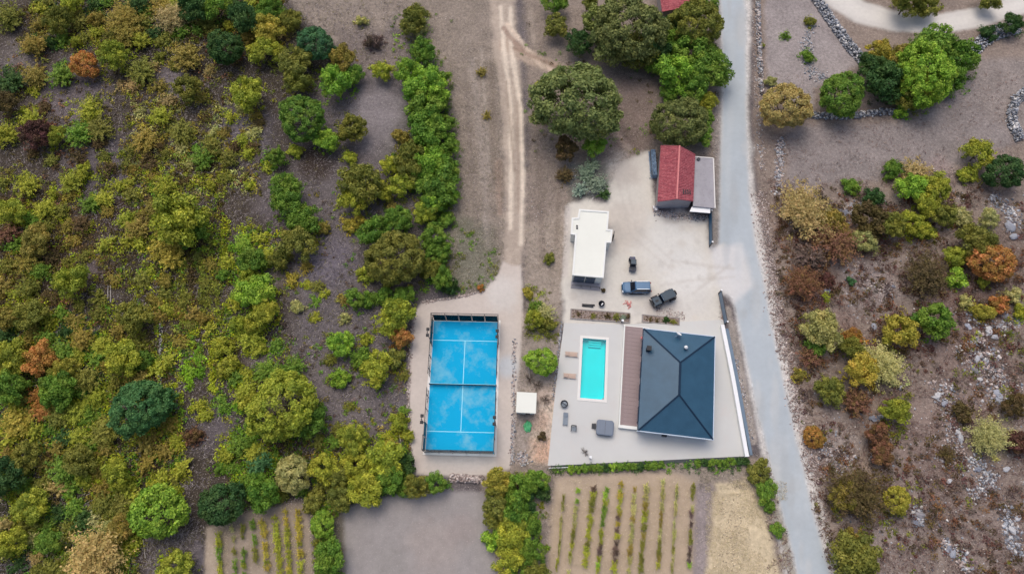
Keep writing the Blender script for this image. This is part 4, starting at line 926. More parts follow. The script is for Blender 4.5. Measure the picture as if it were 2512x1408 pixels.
def stone_wall(pts, n, w, h, label, pal=GREYS, big_n=24):
    n = int(n * 1.7)
    o = at(*pts[0][:2]); r = empty('dry_stone_wall', o, 0, label, 'stone wall')
    off = np.array([o.x, o.y, 0])
    me = stones_mesh('small_stones', along(pts, n, w, 0.02, h) - off, RNG.uniform(.10, .22, n), pick(pal, n)); tag(link('small_stones', me, r), kind='stuff')
    p = along(pts, big_n, w * .8, h * .7, h * .4) - off
    for i in range(big_n):
        link('stone', stones_mesh('stone', p[i:i + 1] * 0, RNG.uniform(.20, .32, 1), pick(pal, 1)), r, p[i])
    return r
stone_wall([(1998, -6), (2036, 50), (2072, 102), (2114, 152)], 900, 11, .9, 'broad pale dry stone wall running diagonally below the white track', big_n=40)
stone_wall([(1858, -6), (1861, 100), (1868, 232)], 520, 5, .7, 'narrow dry stone wall along the right side of the road', GREYS + PINKS, 24)
stone_wall([(1975, 284), (2070, 288), (2130, 280), (2225, 272)], 340, 7, .7, 'dry stone wall half hidden under the green trees right of road', GREYS, 20)
stone_wall([(2520, 225), (2484, 252), (2480, 300), (2502, 345)], 360, 13, .7, 'curved dry stone wall at the right edge of the photo', GREYS, 20)
stone_wall([(2370, 150), (2400, 110), (2440, 82), (2500, 66)], 480, 17, .6, 'loose stone wall below the white track near the right edge', GREYS, 26)
stone_wall([(1104, 1172), (1140, 1174), (1184, 1176)], 200, 9, .5, 'short bank of pale stones below the blue court apron', PINKS, 14)
stone_wall([(396, 780), (394, 860), (392, 948)], 150, 2.5, .4, 'thin row of white and dark stones in the left scrub', [C(190, 186, 182), C(60, 56, 54), C(120, 116, 112)], 4)

# loose stones: nobody could count them
sets = [([(1862, 470), (1880, 600), (1905, 740), (1930, 860), (1958, 990), (1990, 1130), (2012, 1190)], 2600, 20, PINKS, .07, .17), ([(1916, 335), (1912, 400), (1908, 480)], 420, 11, GREYS + PINKS, .1, .24), ([(1852, 20), (1858, 240), (1868, 420)], 420, 11, PINKS + GREYS, .06, .16),
        ([(2380, 830), (2430, 900), (2450, 990)], 900, 46, GREYS + PINKS, .08, .30), ([(2310, 930), (2340, 1060), (2350, 1150)], 620, 34, PINKS + GREYS, .08, .24), ([(2000, 1090), (2040, 1110), (2080, 1150)], 520, 32, PINKS + GREYS, .08, .22), ([(2380, 1120), (2440, 1180), (2380, 1220)], 420, 24, GREYS, .08, .24),
        ([(2470, 1240), (2480, 1310), (2500, 1370)], 300, 20, GREYS, .1, .3), ([(2310, 1330), (2350, 1360), (2380, 1400)], 240, 18, GREYS + PINKS, .1, .28), ([(2246, 1240), (2258, 1290)], 180, 16, GREYS, .1, .3), ([(2050, 530), (2100, 510), (2160, 480)], 260, 20, GREYS, .08, .22), ([(2080, 650), (2140, 690), (2190, 730)], 220, 30, PINKS, .08, .2),
        ([(2370, 770), (2450, 800), (2500, 790)], 260, 22, GREYS, .1, .3), ([(2430, 480), (2480, 520), (2490, 570)], 260, 20, GREYS, .1, .3), ([(1990, 60), (1975, 110), (1985, 180), (2030, 190)], 300, 16, GREYS, .08, .2), ([(2240, 430), (2380, 420), (2480, 380)], 200, 16, PINKS, .06, .2),
        ([(1604, 522), (1650, 530), (1740, 536)], 520, 9, GREYS + PINKS, .05, .14), ([(1018, 765), (1006, 860), (1002, 960), (1004, 1060), (1012, 1160)], 520, 5, PINKS, .06, .16), ([(1036, 742), (1130, 728), (1190, 712)], 240, 4, PINKS, .06, .16), ([(1262, 830), (1260, 1000), (1256, 1140)], 420, 6, PINKS + GREYS, .06, .16), ([(1274, 1110), (1290, 1140)], 260, 14, PINKS + GREYS, .07, .18),
        ([(1378, 790), (1366, 900), (1356, 980)], 260, 4, GREYS, .05, .13), ([(1768, 720), (1772, 790)], 90, 5, PINKS, .05, .12), ([(1806, 880), (1830, 990), (1846, 1080)], 200, 6, PINKS + GREYS, .05, .13), ([(1610, 760), (1680, 780)], 160, 16, PINKS, .05, .14), ([(1420, 772), (1530, 780)], 150, 8, PINKS, .04, .12), ([(1440, 1100), (1436, 1120)], 60, 7, GREYS, .04, .1),
        ([(1790, 1220), (1800, 1300), (1790, 1400)], 420, 30, [C(226, 212, 182), C(170, 156, 136), C(206, 190, 160)], .04, .12), ([(520, 1262), (640, 1240), (760, 1222)], 160, 10, PINKS, .04, .1), ([(1300, 460), (1350, 620)], 160, 30, PINKS, .04, .12), ([(700, 30), (1180, 110)], 260, 60, PINKS, .04, .12), ([(1150, 180), (1180, 600)], 240, 40, PINKS, .03, .1), ([(1400, 430), (1480, 470)], 200, 30, GREYS, .05, .16), ([(1756, 30), (1760, 200), (1754, 470)], 220, 6, PINKS, .04, .12), ([(1600, 375), (1600, 440)], 60, 8, GREYS, .06, .16)]
allp, alls, allc = [], [], []
for pts, n, w, pal, s0, s1 in sets:
    allp.append(along(pts, n, w, .02, .05, taper=None)); alls.append(s0 + (s1 - s0) * RNG.random(n) ** 2); allc.append(pick(pal, n))
n = 3400; xs, ys = RNG.uniform(1900, 2512, n), RNG.uniform(440, 1408, n)
keep = xs > 1905 + np.clip(ys - 480, 0, None) * .19
allp.append(np.array([at(x, y, 0) for x, y in zip(xs[keep], ys[keep])])); alls.append((.04 + .15 * RNG.random(keep.sum()) ** 2)); allc.append(pick(PINKS + GREYS, keep.sum()))
tag(link('loose_stones', stones_mesh('loose_stones', np.concatenate(allp), np.concatenate(alls), np.concatenate(allc))), 'loose pale stones scattered over the dry ground', 'stones', kind='stuff')

for t, pp in BEDS:
    tag(link('bed_stones', stones_mesh('bed_stones', pp, RNG.uniform(.04, .13, len(pp)), pick([C(120, 104, 94), C(96, 84, 74), C(176, 160, 150), C(150, 128, 112), C(104, 98, 70)], len(pp))), t), kind='stuff')
# boulders that can be told apart
bmsh = []
for k in range(6):
    bm = bmesh.new(); bmesh.ops.create_icosphere(bm, subdivisions=2, radius=1)
    for v in bm.verts:
        v.co *= 1 + random.uniform(-.22, .22); v.co.z *= .62; v.co.x *= 1.25
    m_ = bpy.data.meshes.new('boulder'); bm.to_mesh(m_); bm.free(); m_.materials.append(M['rock'])
    a_ = m_.attributes.new('col', 'FLOAT_COLOR', 'POINT'); a_.data.foreach_set('color', np.tile(np.array([*C(*((150, 154, 164), (176, 178, 184), (130, 134, 146), (190, 190, 192), (160, 164, 176), (142, 140, 144))[k]), 1], np.float32), len(m_.vertices))); bmsh.append(m_)
BOULD = [(2478, 556, 16), (2488, 580, 12), (2030, 712, 10), (2146, 1026, 13), (2160, 1022, 9), (2448, 966, 14), (2452, 985, 12), (2358, 1075, 11), (2352, 1060, 9), (2426, 812, 14), (2440, 826, 10), (2376, 800, 10), (2145, 800, 10), (2338, 1358, 12), (2330, 1345, 9), (2300, 970, 12), (2318, 990, 10), (2258, 1262, 12), (2246, 1280, 9), (2470, 1150, 10), (2210, 950, 8), (2390, 905, 12), (2404, 930, 9), (2398, 880, 10), (2484, 1300, 11), (2498, 1270, 10), (2090, 505, 10), (2075, 520, 9), (2192, 702, 6), (2186, 722, 7), (2330, 1180, 8), (2400, 1150, 9), (2176, 1280, 8), (2374, 560, 9), (2470, 770, 8), (2312, 1130, 6)]

# ------------------------------------------------------------------ plants: crown shapes
def crown_mesh(name, seed, n_leaf, leaf, n_lobe, spread=.62, lobe=(.26, .42), flat=.85, ragged=.25, droop=0):
    r = np.random.default_rng(seed)
    d = r.normal(size=(n_lobe, 3)); d /= np.linalg.norm(d, axis=1)[:, None]
    d[:, 2] = np.abs(d[:, 2]) * .9 + r.uniform(-.35, .1, n_lobe); d /= np.linalg.norm(d, axis=1)[:, None]
    cen = d * (spread * r.uniform(.55, 1.0 + ragged, n_lobe))[:, None]; rad = r.uniform(*lobe, n_lobe)
    k = r.choice(n_lobe, n_leaf, p=rad ** 2 / (rad ** 2).sum())
    e = r.normal(size=(n_leaf, 3)); e[:, 2] = e[:, 2] * .9 + .35; e /= np.linalg.norm(e, axis=1)[:, None]
    p = cen[k] + e * (rad[k] * r.uniform(.55, 1.08 + ragged * .4, n_leaf))[:, None]
    p[:, 2] *= flat
    nrm = e + r.normal(size=(n_leaf, 3)) * .55; nrm /= np.linalg.norm(nrm, axis=1)[:, None]
    t = np.cross(nrm, r.normal(size=(n_leaf, 3))); t /= np.linalg.norm(t, axis=1)[:, None] + 1e-9; b = np.cross(nrm, t)
    s = leaf * r.uniform(.55, 1.35, n_leaf); L = (t * s[:, None]); W = b * (s * r.uniform(.4, .75, n_leaf))[:, None]
    v = np.stack([p - L, p + W + nrm * (s * .15)[:, None], p + L, p - W + nrm * (s * .15)[:, None]], 1).reshape(-1, 3)
    f = np.arange(n_leaf * 4).reshape(-1, 4)
    tint = np.clip(.5 + r.normal(0, .17, n_lobe)[k] + r.normal(0, .16, n_leaf), 0, 1)
    warm = np.clip((r.random(n_lobe)[k] - .5) * 2 + r.normal(0, .25, n_leaf), 0, 1)
    return np_mesh(name, v, f, M['leaf'], extra={'tint': np.repeat(tint, 4), 'warm': np.repeat(warm, 4)})
def dome_mesh(name, seed, n_leaf, leaf, n_lobe, lobe=(.15, .24)):
    """close-set round crown: many small leaf tufts over a dome"""
    r = np.random.default_rng(seed); i = np.arange(n_lobe) + .5
    z = 1 - 1.8 * i / n_lobe; ph = i * 2.39996 + r.normal(0, .25, n_lobe); z = np.clip(z + r.normal(0, .05, n_lobe), -.85, 1)
    q = np.sqrt(1 - z * z); d = np.stack([q * np.cos(ph), q * np.sin(ph), z], -1)
    wav = 1 + .10 * np.sin(ph * 2 + seed) + .07 * np.sin(ph * 3 + 2 * seed) + r.normal(0, .05, n_lobe)
    cen = d * (.80 * wav)[:, None]; rad = r.uniform(*lobe, n_lobe); k = r.choice(n_lobe, n_leaf, p=rad ** 2 / (rad ** 2).sum())
    e = r.normal(size=(n_leaf, 3)) + d[k] * 1.0; e /= np.linalg.norm(e, axis=1)[:, None]
    p = cen[k] + e * (rad[k] * r.uniform(.5, 1.08, n_leaf))[:, None]; p[:, 2] *= .8
    nrm = e + r.normal(size=(n_leaf, 3)) * .55; nrm /= np.linalg.norm(nrm, axis=1)[:, None]
    t = np.cross(nrm, r.normal(size=(n_leaf, 3))); t /= np.linalg.norm(t, axis=1)[:, None] + 1e-9; b = np.cross(nrm, t)
    s = leaf * r.uniform(.55, 1.35, n_leaf); L = t * s[:, None]; W = b * (s * r.uniform(.4, .75, n_leaf))[:, None]
    v = np.stack([p - L, p + W, p + L, p - W], 1).reshape(-1, 3)
    tint = np.clip(.5 + r.normal(0, .13, n_lobe)[k] + r.normal(0, .17, n_leaf), 0, 1); warm = np.clip((r.random(n_lobe)[k] - .5) * 2 + r.normal(0, .25, n_leaf), 0, 1)
    return np_mesh(name, v, np.arange(n_leaf * 4).reshape(-1, 4), M['leaf'], extra={'tint': np.repeat(tint, 4), 'warm': np.repeat(warm, 4)})
def spiky_mesh(name, seed, n_br, n_leaf, leaf):
    """loose bush: leaves set along outward shoots"""
    r = np.random.default_rng(seed); d = r.normal(size=(n_br, 3)); d[:, 2] = np.abs(d[:, 2]) + .15; d /= np.linalg.norm(d, axis=1)[:, None]
    ln = r.uniform(.55, 1.15, n_br); k = r.integers(0, n_br, n_leaf); t_ = r.random(n_leaf) ** .6
    bend = r.normal(0, .25, (n_br, 3))
    p = d[k] * (ln[k] * t_)[:, None] + bend[k] * (t_ ** 2)[:, None] + r.normal(0, .055, (n_leaf, 3)); p[:, 2] *= .8
    nrm = d[k] * .3 + r.normal(size=(n_leaf, 3)) * .6 + np.array([0, 0, .7]); nrm /= np.linalg.norm(nrm, axis=1)[:, None]
    t = np.cross(nrm, r.normal(size=(n_leaf, 3))); t /= np.linalg.norm(t, axis=1)[:, None] + 1e-9; b = np.cross(nrm, t)
    s = leaf * r.uniform(.5, 1.4, n_leaf); L = t * s[:, None]; W = b * (s * r.uniform(.35, .65, n_leaf))[:, None]
    v = np.stack([p - L, p + W, p + L, p - W], 1).reshape(-1, 3)
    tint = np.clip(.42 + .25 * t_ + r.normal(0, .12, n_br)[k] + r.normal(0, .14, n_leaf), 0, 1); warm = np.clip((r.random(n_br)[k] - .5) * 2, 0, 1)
    return np_mesh(name, v, np.arange(n_leaf * 4).reshape(-1, 4), M['leaf'], extra={'tint': np.repeat(tint, 4), 'warm': np.repeat(warm, 4)})
def trunk_mesh(name, seed, r0, h, n=6):
    r = random.Random(seed); m_ = MB(); m_.cyl((0, 0, -.2), (r.uniform(-.05, .05), r.uniform(-.05, .05), h * .55), r0, r0 * .75, 8)
    for k in range(n):
        a_ = k * 6.283 / n + r.uniform(-.3, .3); q = (math.cos(a_) * .55, math.sin(a_) * .55, h * r.uniform(.85, 1.25))
        mid_ = (q[0] * .45, q[1] * .45, h * .7)
        m_.cyl((0, 0, h * .4), mid_, r0 * .6, r0 * .42, 6); m_.cyl(mid_, q, r0 * .42, r0 * .15, 6)
    return m_.mesh(name, M['bark'])
def twig_mesh(name, seed, n_br):
    r = random.Random(seed); m_ = MB()
    for k in range(n_br):
        a_, el = r.random() * 6.283, r.uniform(.15, 1.3); L = r.uniform(.5, 1.05); d = Vector((math.cos(a_) * math.cos(el), math.sin(a_) * math.cos(el), math.sin(el) * .8))
        m_.bar((0, 0, 0), d * L, .016); e_ = d * L * .6
        for j in range(3):
            g_ = Vector((r.gauss(0, 1), r.gauss(0, 1), r.gauss(0, .6))).normalized(); m_.bar(e_, e_ + (d + g_ * .8).normalized() * L * .4, .010)
    return m_.mesh(name, M['bark'])
BIG = [dome_mesh('crown', 100 + k, 23000, .036, 185, (.12, .20)) for k in range(3)]
MED = [crown_mesh('crown', 200 + k, 7000, .054, 42, .70, (.14, .28), .82, .28) for k in range(7)]
DEN = [dome_mesh('crown', 260 + k, 9500, .054, 90, (.17, .27)) for k in range(4)]
SML = [crown_mesh('crown', 300 + k, 2400, .088, 22, .66, (.18, .34), .8, .35) for k in range(7)]
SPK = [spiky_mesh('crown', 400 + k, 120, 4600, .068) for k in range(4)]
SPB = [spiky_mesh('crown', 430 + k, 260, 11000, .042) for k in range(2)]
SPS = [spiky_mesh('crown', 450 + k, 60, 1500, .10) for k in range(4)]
TRK = [trunk_mesh('trunk', k, .05, .9) for k in range(3)]
TWG = [twig_mesh('twigs', k, 40) for k in range(2)]
PAL = dict(og=(98, 108, 54, .15), gg=(112, 126, 108, .0), dg=(50, 80, 36, .1), tl=(58, 98, 56, .1), g=(86, 118, 32, .25), bg=(108, 142, 32, .3), yg=(130, 138, 34, .4), ol=(104, 108, 40, .4), lo=(146, 146, 88, .2), ye=(144, 136, 42, .3), oc=(122, 112, 44, .3), **{'or': (150, 108, 46, .45)}, ta=(142, 128, 78, .15), br=(80, 68, 40, .2), ru=(102, 74, 52, .35), rd=(84, 56, 50, .1), pb=(92, 78, 70, .1))
CWORD = dict(og='grey olive', gg='grey green', dg='dark green', tl='blue green', g='mid green', bg='bright green', yg='yellow green', ol='olive', lo='pale olive', ye='yellow', oc='ochre', **{'or': 'orange'}, ta='tan', br='brown', ru='rust brown', rd='dark red', pb='grey brown')
GAIN = 1.8
def leafcol(c, jitter=.1):
    r_, g_, b_, w_ = PAL[c]; k = GAIN * random.uniform(1 - jitter, 1 + jitter)
    return (lin(r_) * k * random.uniform(.94, 1.06), lin(g_) * k, lin(b_) * k * random.uniform(.85, 1.15), w_)

# hand-read plants: x y radius colour (photo pixels); a trailing letter picks the habit (d dense dome, s shoots, b bare twigs)
HAND = """77 106 28 oc s;208 160 32 or d;280 137 38 yg;148 181 26 g;82 184 26 oc;17 195 30 dg;551 116 42 dg d;14 40 30 ol;341 170 30 ol;454 136 32 oc;460 220 35 ol;614 232 42 yg;75 290 26 yg;92 328 34 rd;215 266 30 yg;190 327 30 g;140 336 24 yg;235 314 28 ol;392 280 24 yg s;170 443 27 yg;208 420 20 yg;58 450 28 yg;7 327 28 yg;14 255 30 br;177 10 28 yg;147 51 34 ol;177 30 18 oc;239 51 20 oc;300 41 38 oc s;307 82 30 oc s;420 34 34 ta s;477 27 36 dg;532 20 34 g;597 51 36 dg;330 5 28 dg;395 12 24 oc;426 8 20 yg
351 341 26 oc s;440 320 26 ol s;518 358 24 ol s;495 385 24 g s;559 385 22 ol s;402 453 26 yg;663 31 32 g;658 78 34 ye;706 78 22 ta b;719 51 24 ol;774 109 42 tl d;651 126 32 yg;730 160 40 ol;733 205 32 ol;825 205 42 bg;866 191 24 g;839 147 32 oc;740 290 56 g d;805 345 28 bg;863 317 35 ol;726 372 15 yg;861 389 17 yg;707 467 36 g;886 450 46 ol;938 468 24 yg;937 177 24 yg;917 106 20 pb;886 55 13 lo;678 385 24 g
1019 44 28 ol;1030 80 18 lo;1033 115 22 g;1006 181 36 bg;1053 212 42 bg;1047 266 40 g;1060 324 46 g;985 338 20 oc;1088 358 34 g;1009 396 42 ol;961 406 25 yg;1057 402 40 bg;1077 453 40 g;985 453 30 yg;1092 300 24 g;1082 250 24 g;1030 365 24 oc;1012 66 26 ol;1045 140 26 g;1028 230 34 bg;1075 200 26 g;1035 300 36 g;1095 420 30 g;1040 430 34 g;1060 500 28 g;1100 480 24 bg;1085 610 24 g;1055 660 24 ol;1180 177 14 oc s;1193 283 12 oc s
706 500 34 g;869 491 32 yg;743 545 35 g;791 559 17 oc;856 552 17 ye;883 542 15 ye;733 596 38 ol;920 569 35 g;975 538 28 g;968 634 68 ol d;900 675 19 yg;1043 521 25 yg;1094 542 20 g;1067 583 32 g;1067 630 25 g;1084 682 25 g;1105 702 18 dg;1077 490 30 bg;1180 706 9 or;620 637 34 g;624 719 38 bg;651 630 24 yg;644 777 35 yg;607 828 26 yg;685 637 24 ol;719 685 15 ye;873 736 24 g;907 736 20 g;944 730 22 g;989 726 24 g;972 777 42 yg;985 828 28 or;837 844 28 bg;897 832 14 yg;713 900 25 g;890 880 24 g;924 903 35 yg;972 880 22 ol;832 927 22 bg;655 910 25 g;733 753 14 lo;847 781 12 lo
344 1000 66 tl d;398 985 34 tl;389 1255 62 bg d;546 1235 50 dg d;147 959 40 g;447 1150 22 yg;505 1017 16 yg;488 996 16 yg;477 1071 18 ru;433 1385 38 yg;222 1368 64 ta s;34 1037 30 ye;102 1006 24 or;92 969 22 or;20 1167 40 dg;153 1153 30 g;78 1242 36 yg;692 996 80 yg d;760 1027 36 g;718 1163 42 lo d;634 1136 28 tl;627 1112 26 yg;644 1207 40 g;791 1286 30 bg d;805 1368 38 g;866 1078 34 yg;961 1092 15 ye;978 1034 22 yg;794 1146 35 yg;873 1139 30 yg;944 1129 38 yg;992 1139 25 dg;900 1197 40 yg;955 1174 32 g;1023 1194 32 ol;1071 1187 28 g;985 1190 24 g;835 1225 30 ol;770 1228 22 ol;830 1170 28 ol
440 545 60 yg;468 565 40 g;400 600 34 ye s;420 630 26 ye s;335 560 26 oc s;25 880 40 yg;350 885 24 g d;300 880 36 yg;330 780 40 ol;180 690 40 yg;90 590 34 oc;30 520 30 yg;60 640 28 oc;10 570 26 ru;200 550 22 br;260 600 20 yg;75 770 34 ol;150 860 26 g;30 950 40 g;60 1120 36 ol;200 1130 34 ol;290 1160 32 yg;250 1060 30 ol;180 1010 26 yg;30 1330 34 yg;120 1330 30 g;300 1300 30 oc;250 1240 26 ol;100 880 34 or;160 910 30 ye;210 930 28 ol;20 780 30 oc;590 1090 28 g;600 960 26 yg;560 900 24 yg;620 990 24 yg;545 850 24 yg;590 800 24 yg;615 680 26 yg;600 600 22 bg s;465 910 14 bg s;490 880 12 bg s
1220 1180 36 ye;1268 1196 36 g;1312 1178 30 g;1216 1235 34 ol;1262 1256 36 g;1212 1322 24 bg;1258 1312 36 yg;1304 1350 34 g;1250 1372 36 yg;1300 1290 30 g;1240 1205 26 g;1325 1200 22 dg;1290 1230 26 dg;1310 1400 30 ol;1215 1270 28 ol;1270 1400 30 g
1926 262 58 ta d;1889 201 14 lo;2066 232 55 g d;2168 208 45 dg;2148 167 36 dg;2161 130 27 ye;2219 143 32 oc;2267 185 66 bg;2240 210 40 yg;2287 112 50 g;2352 140 42 g;2330 190 36 g;2233 239 35 ol;1987 55 12 ol;1926 89 8 g;1981 140 15 g;1868 112 6 ol;2464 423 42 dg d;2400 378 32 yg;2188 419 22 g;2250 419 32 ta s;2086 457 18 g;2294 462 34 yg;2236 461 32 bg;2226 8 40 ol;2270 12 30 ol;2424 3 28 ol;2424 82 18 dg;2481 61 24 dg;2210 275 16 bg
1983 512 62 ta s;2040 548 35 oc;1990 626 35 pb s;2051 590 48 ru s;2126 540 40 br;2184 558 36 ol;2230 551 32 yg;2270 569 22 yg;2116 594 28 lo;2270 505 32 yg;2313 526 30 ol;2137 486 22 dg;2280 669 45 br s;2434 644 48 or d;2345 683 22 bg;2341 630 24 yg;2391 590 38 ol;2427 537 24 lo;2359 533 20 lo;2445 748 22 or;2409 766 22 ye;2484 726 20 lo;2366 741 14 lo;2411 690 16 yg;2287 784 44 g;2202 812 44 ye;2012 812 44 lo;2005 845 28 g;2091 830 24 or;2108 905 38 ye;2173 891 50 lo s;2087 850 26 ol;1994 877 26 ru s;1958 920 14 oc;1976 690 42 ru s;2026 690 18 rd;2087 690 10 tl;2026 730 8 yg;2499 766 18 yg
1997 1072 25 or d;2194 1008 32 yg;2151 1065 28 ru;2161 1108 26 ru;2110 1215 60 br s;2072 1215 34 oc;2201 1226 30 ye d;2100 1366 48 ol;2090 1325 26 oc;2104 986 30 ru s;2036 958 30 ol;2437 1069 45 lo s;2494 1087 28 rd;2358 1011 20 br;2484 994 26 br;2322 1115 18 br s;2130 1180 30 br b;2376 430 20 yg
1545 70 86 og d;1470 60 44 og;1422 106 30 dg;1415 252 102 og d;1705 60 64 ol d;1660 188 45 bg;1742 181 46 g;1667 300 64 og d;1732 249 25 yg;1602 130 40 dg;1459 361 25 bg;1388 368 32 br;1500 110 50 og;1570 130 44 ol;1640 70 30 dg;1690 130 44 g;1750 140 30 g;1705 210 40 g;1640 230 24 g;1720 330 26 g;1364 68 30 ol;1364 10 30 g;1333 211 15 yg;1735 113 30 pb b;1657 109 36 g;1449 14 20 ol;1620 160 30 g;1730 290 22 g;1745 20 18 g;1600 90 24 dg
1328 887 34 bg d;1310 785 24 yg;1335 765 24 lo s;1295 720 14 ye;1345 635 14 ol;1344 800 20 ol;1315 760 18 g;1331 1070 10 br;1300 930 20 pb b;1338 980 18 pb b;1320 945 18 pb b;1434 1108 14 pb b;1878 1205 26 g;1864 1160 22 ol;1904 1300 18 g;1868 1136 14 ol;1886 1240 16 g;1440 425 22 gg s;1466 452 22 gg s;1424 466 18 gg s;1482 474 15 dg s;1455 405 18 gg s;1385 430 22 br s;1480 712 6 br;1635 785 7 dg;1490 775 9 br s;1420 772 6 br s;1455 776 7 ol s;1512 778 9 ol s;1528 779 8 gg s;1540 776 7 br s;1596 784 6 br s;1652 790 8 ol s;1612 787 6 br s"""
hand = []
for tok in HAND.replace('\n', ';').split(';'):
    q = tok.split()
    if len(q) >= 4: hand.append((float(q[0]), float(q[1]), float(q[2]), q[3], q[4] if len(q) > 4 else '', True))
ZONES = [(90, 0, 700, 105, 26, 14, 26, 'dg ol ol oc dg g yg'), (0, 110, 260, 480, 8, 10, 18, 'yg ol oc yg br'), (260, 120, 520, 250, 9, 10, 18, 'ol oc ol ta'), (310, 250, 660, 460, 26, 9, 16, 'ol oc yg lo br'), (250, 380, 420, 620, 14, 11, 20, 'br ol oc yg'), (0, 480, 260, 800, 26, 13, 24, 'oc yg yg ol br ol g'), (270, 600, 520, 850, 20, 11, 20, 'ol oc yg oc'), (0, 780, 250, 1200, 34, 15, 26, 'yg g oc yg dg ol g'), (0, 1180, 340, 1408, 22, 15, 26, 'yg g ol lo ta dg'), (230, 850, 440, 1250, 20, 12, 22, 'yg ol yg oc'), (540, 540, 680, 1150, 14, 12, 20, 'yg g yg'), (680, 480, 1000, 1180, 16, 8, 14, 'yg ol g oc'), (560, 1050, 1010, 1230, 8, 12, 18, 'yg g ol')]
auto = []
for x0, y0, x1, y1, cnt, ra, rb_, pal in ZONES:
    pal = pal.split(); got = tries = 0
    while got < cnt and tries < cnt * 25:
        tries += 1; x, y, r_ = random.uniform(x0, x1), random.uniform(y0, y1), random.uniform(ra, rb_)
        if all(math.hypot(x - h_[0], y - h_[1]) > .75 * (r_ + h_[2]) for h_ in hand + auto):
            auto.append((x, y, r_, random.choice(pal), random.choice(['', 's', 's', 's']), False)); got += 1
LM = [('the round orange bush near the left edge', 208, 160), ('the dark green round tree at upper left', 551, 116), ('the blue green tree below the top field', 774, 109), ('the dense round green tree at upper left', 740, 290), ('the large blue green tree at lower left', 344, 1000), ('the big yellow green tree at mid left', 440, 545), ('the spreading tree with bare centre', 692, 996), ('the round pale tree above the small vineyard', 718, 1163), ('the round bright green tree at bottom left', 389, 1255), ('the dark tree above the small vineyard', 546, 1235), ('the big olive tree left of the apron', 968, 634), ('the two pale fallen poles', 268, 700), ('the thin stone row in scrub', 395, 860), ('the row of pale stakes', 770, 723), ('the dark red bush at far left', 92, 328), ('the upper left corner', 0, 0), ('the lower left corner', 0, 1408), ('the left edge at mid height', 0, 700), ('the blue court', 1135, 945), ('the green hedge row beside the track', 1060, 300), ('the grey fallow field', 1030, 1290), ('the white roofed hut', 1290, 988), ('the largest round olive tree', 1415, 252), ('the red tiled stone house', 1660, 425), ('the big orange bush at far right', 2434, 644), ('the small orange bush beside the road', 1997, 1072), ('the tan dome tree right of the road', 1926, 262), ('the bright green tree by white track', 2267, 185), ('the yellow bush on the right slope', 2108, 905), ('the round yellow bush at lower right', 2201, 1226), ('the dark green dome at right edge', 2464, 423), ('the turquoise pool', 1455, 905), ('the small left vineyard', 640, 1340), ('the large vineyard', 1530, 1290), ('the bottom right corner', 2512, 1408), ('the orange yellow bush left of court', 985, 828)]
OWN = {(208, 160): 'round bright orange bush near the left edge of the scrub', (551, 116): 'dense dark green round tree standing in the upper left scrub', (774, 109): 'tall blue green tree below the bare top field', (740, 290): 'dense round green tree with its painted shadow on the ground below', (344, 1000): 'large blue green domed tree in the lower left scrub', (440, 545): 'big yellow green leafy tree in the middle of left scrub', (692, 996): 'big spreading yellow green tree with bare twiggy centre', (718, 1163): 'round pale olive tree above the small vineyard', (389, 1255): 'large round bright green tree near the bottom left', (546, 1235): 'dark green bushy tree at the top corner of small vineyard', (968, 634): 'big round olive green tree left of the gravel apron', (92, 328): 'low dark red bush at the far left of the scrub', (1415, 252): 'largest round olive tree right of the dirt track', (1545, 70): 'broad domed olive tree below the red barn roof', (1705, 60): 'domed yellow green tree beside the road at the photo top', (1667, 300): 'domed olive tree just above the red tiled stone house', (2434, 644): 'round bright orange bush near the right edge', (1997, 1072): 'small round orange bush on the right verge of the road', (1926, 262): 'tan domed tree close to the right side of the road', (2267, 185): 'bright green leafy tree below the bend of the white track', (2108, 905): 'round yellow bush in the middle of the right slope', (2201, 1226): 'round yellow bush beside the big brown bush at lower right', (2464, 423): 'dark green domed bush near the right edge', (1328, 887): 'round glossy bright green bush between the court and pool', (985, 828): 'orange and yellow bush just left of the blue court apron', (2110, 1215): 'largest dark brown bush on the lower right slope', (1983, 512): 'broad tan twiggy bush beside the road verge', (2066, 232): 'smooth mid green dome tree above the grey right field', (1459, 361): 'low bright green bush under the largest olive tree', (222, 1368): 'broad tan shoots bush at the bottom left', (2352, 140): 'rightmost mid green tree below the bend of the white track'}
def direction(dx, dy):
    a_ = math.degrees(math.atan2(-dy, dx)) % 360
    return ('right of', 'above right of', 'above', 'above left of', 'left of', 'below left of', 'below', 'below right of')[int((a_ + 22.5) // 45) % 8]
plants = sorted(hand + auto, key=lambda h_: -h_[2]); seen = {}; groups = {}
ORD = ['', ', second nearest', ', third nearest', ', fourth nearest', ', fifth nearest', ', sixth nearest', ', seventh nearest', ', eighth nearest', ', ninth nearest', ', tenth nearest', ', eleventh nearest', ', twelfth nearest']
info = []
for h_ in plants:
    x, y, r_, c, hab, byhand = h_
    own = OWN.get((int(x), int(y)))
    if x < 720 and r_ < 34 and hab == '' and random.random() < .6: hab = 's'; h_ = (x, y, r_, c, hab, byhand)
    cand = sorted(LM, key=lambda L_: math.hypot(L_[1] - x, L_[2] - y)); cand = [L_ for L_ in cand if math.hypot(L_[1] - x, L_[2] - y) > 5]
    L_ = cand[0]; dist = math.hypot(L_[1] - x, L_[2] - y)
    noun = 'tree' if r_ >= 33 and hab != 's' else ('bush' if r_ >= 20 else 'shrub')
    size = 'large ' if r_ >= 48 else ('small ' if r_ < 15 else '')
    lab = own or f"{size}{CWORD[c]} {noun} {direction(x - L_[1], y - L_[2])} {L_[0]}"
    info.append([h_, noun, lab, dist, own])
bylab = {}
for it in info: bylab.setdefault(it[2], []).append(it)
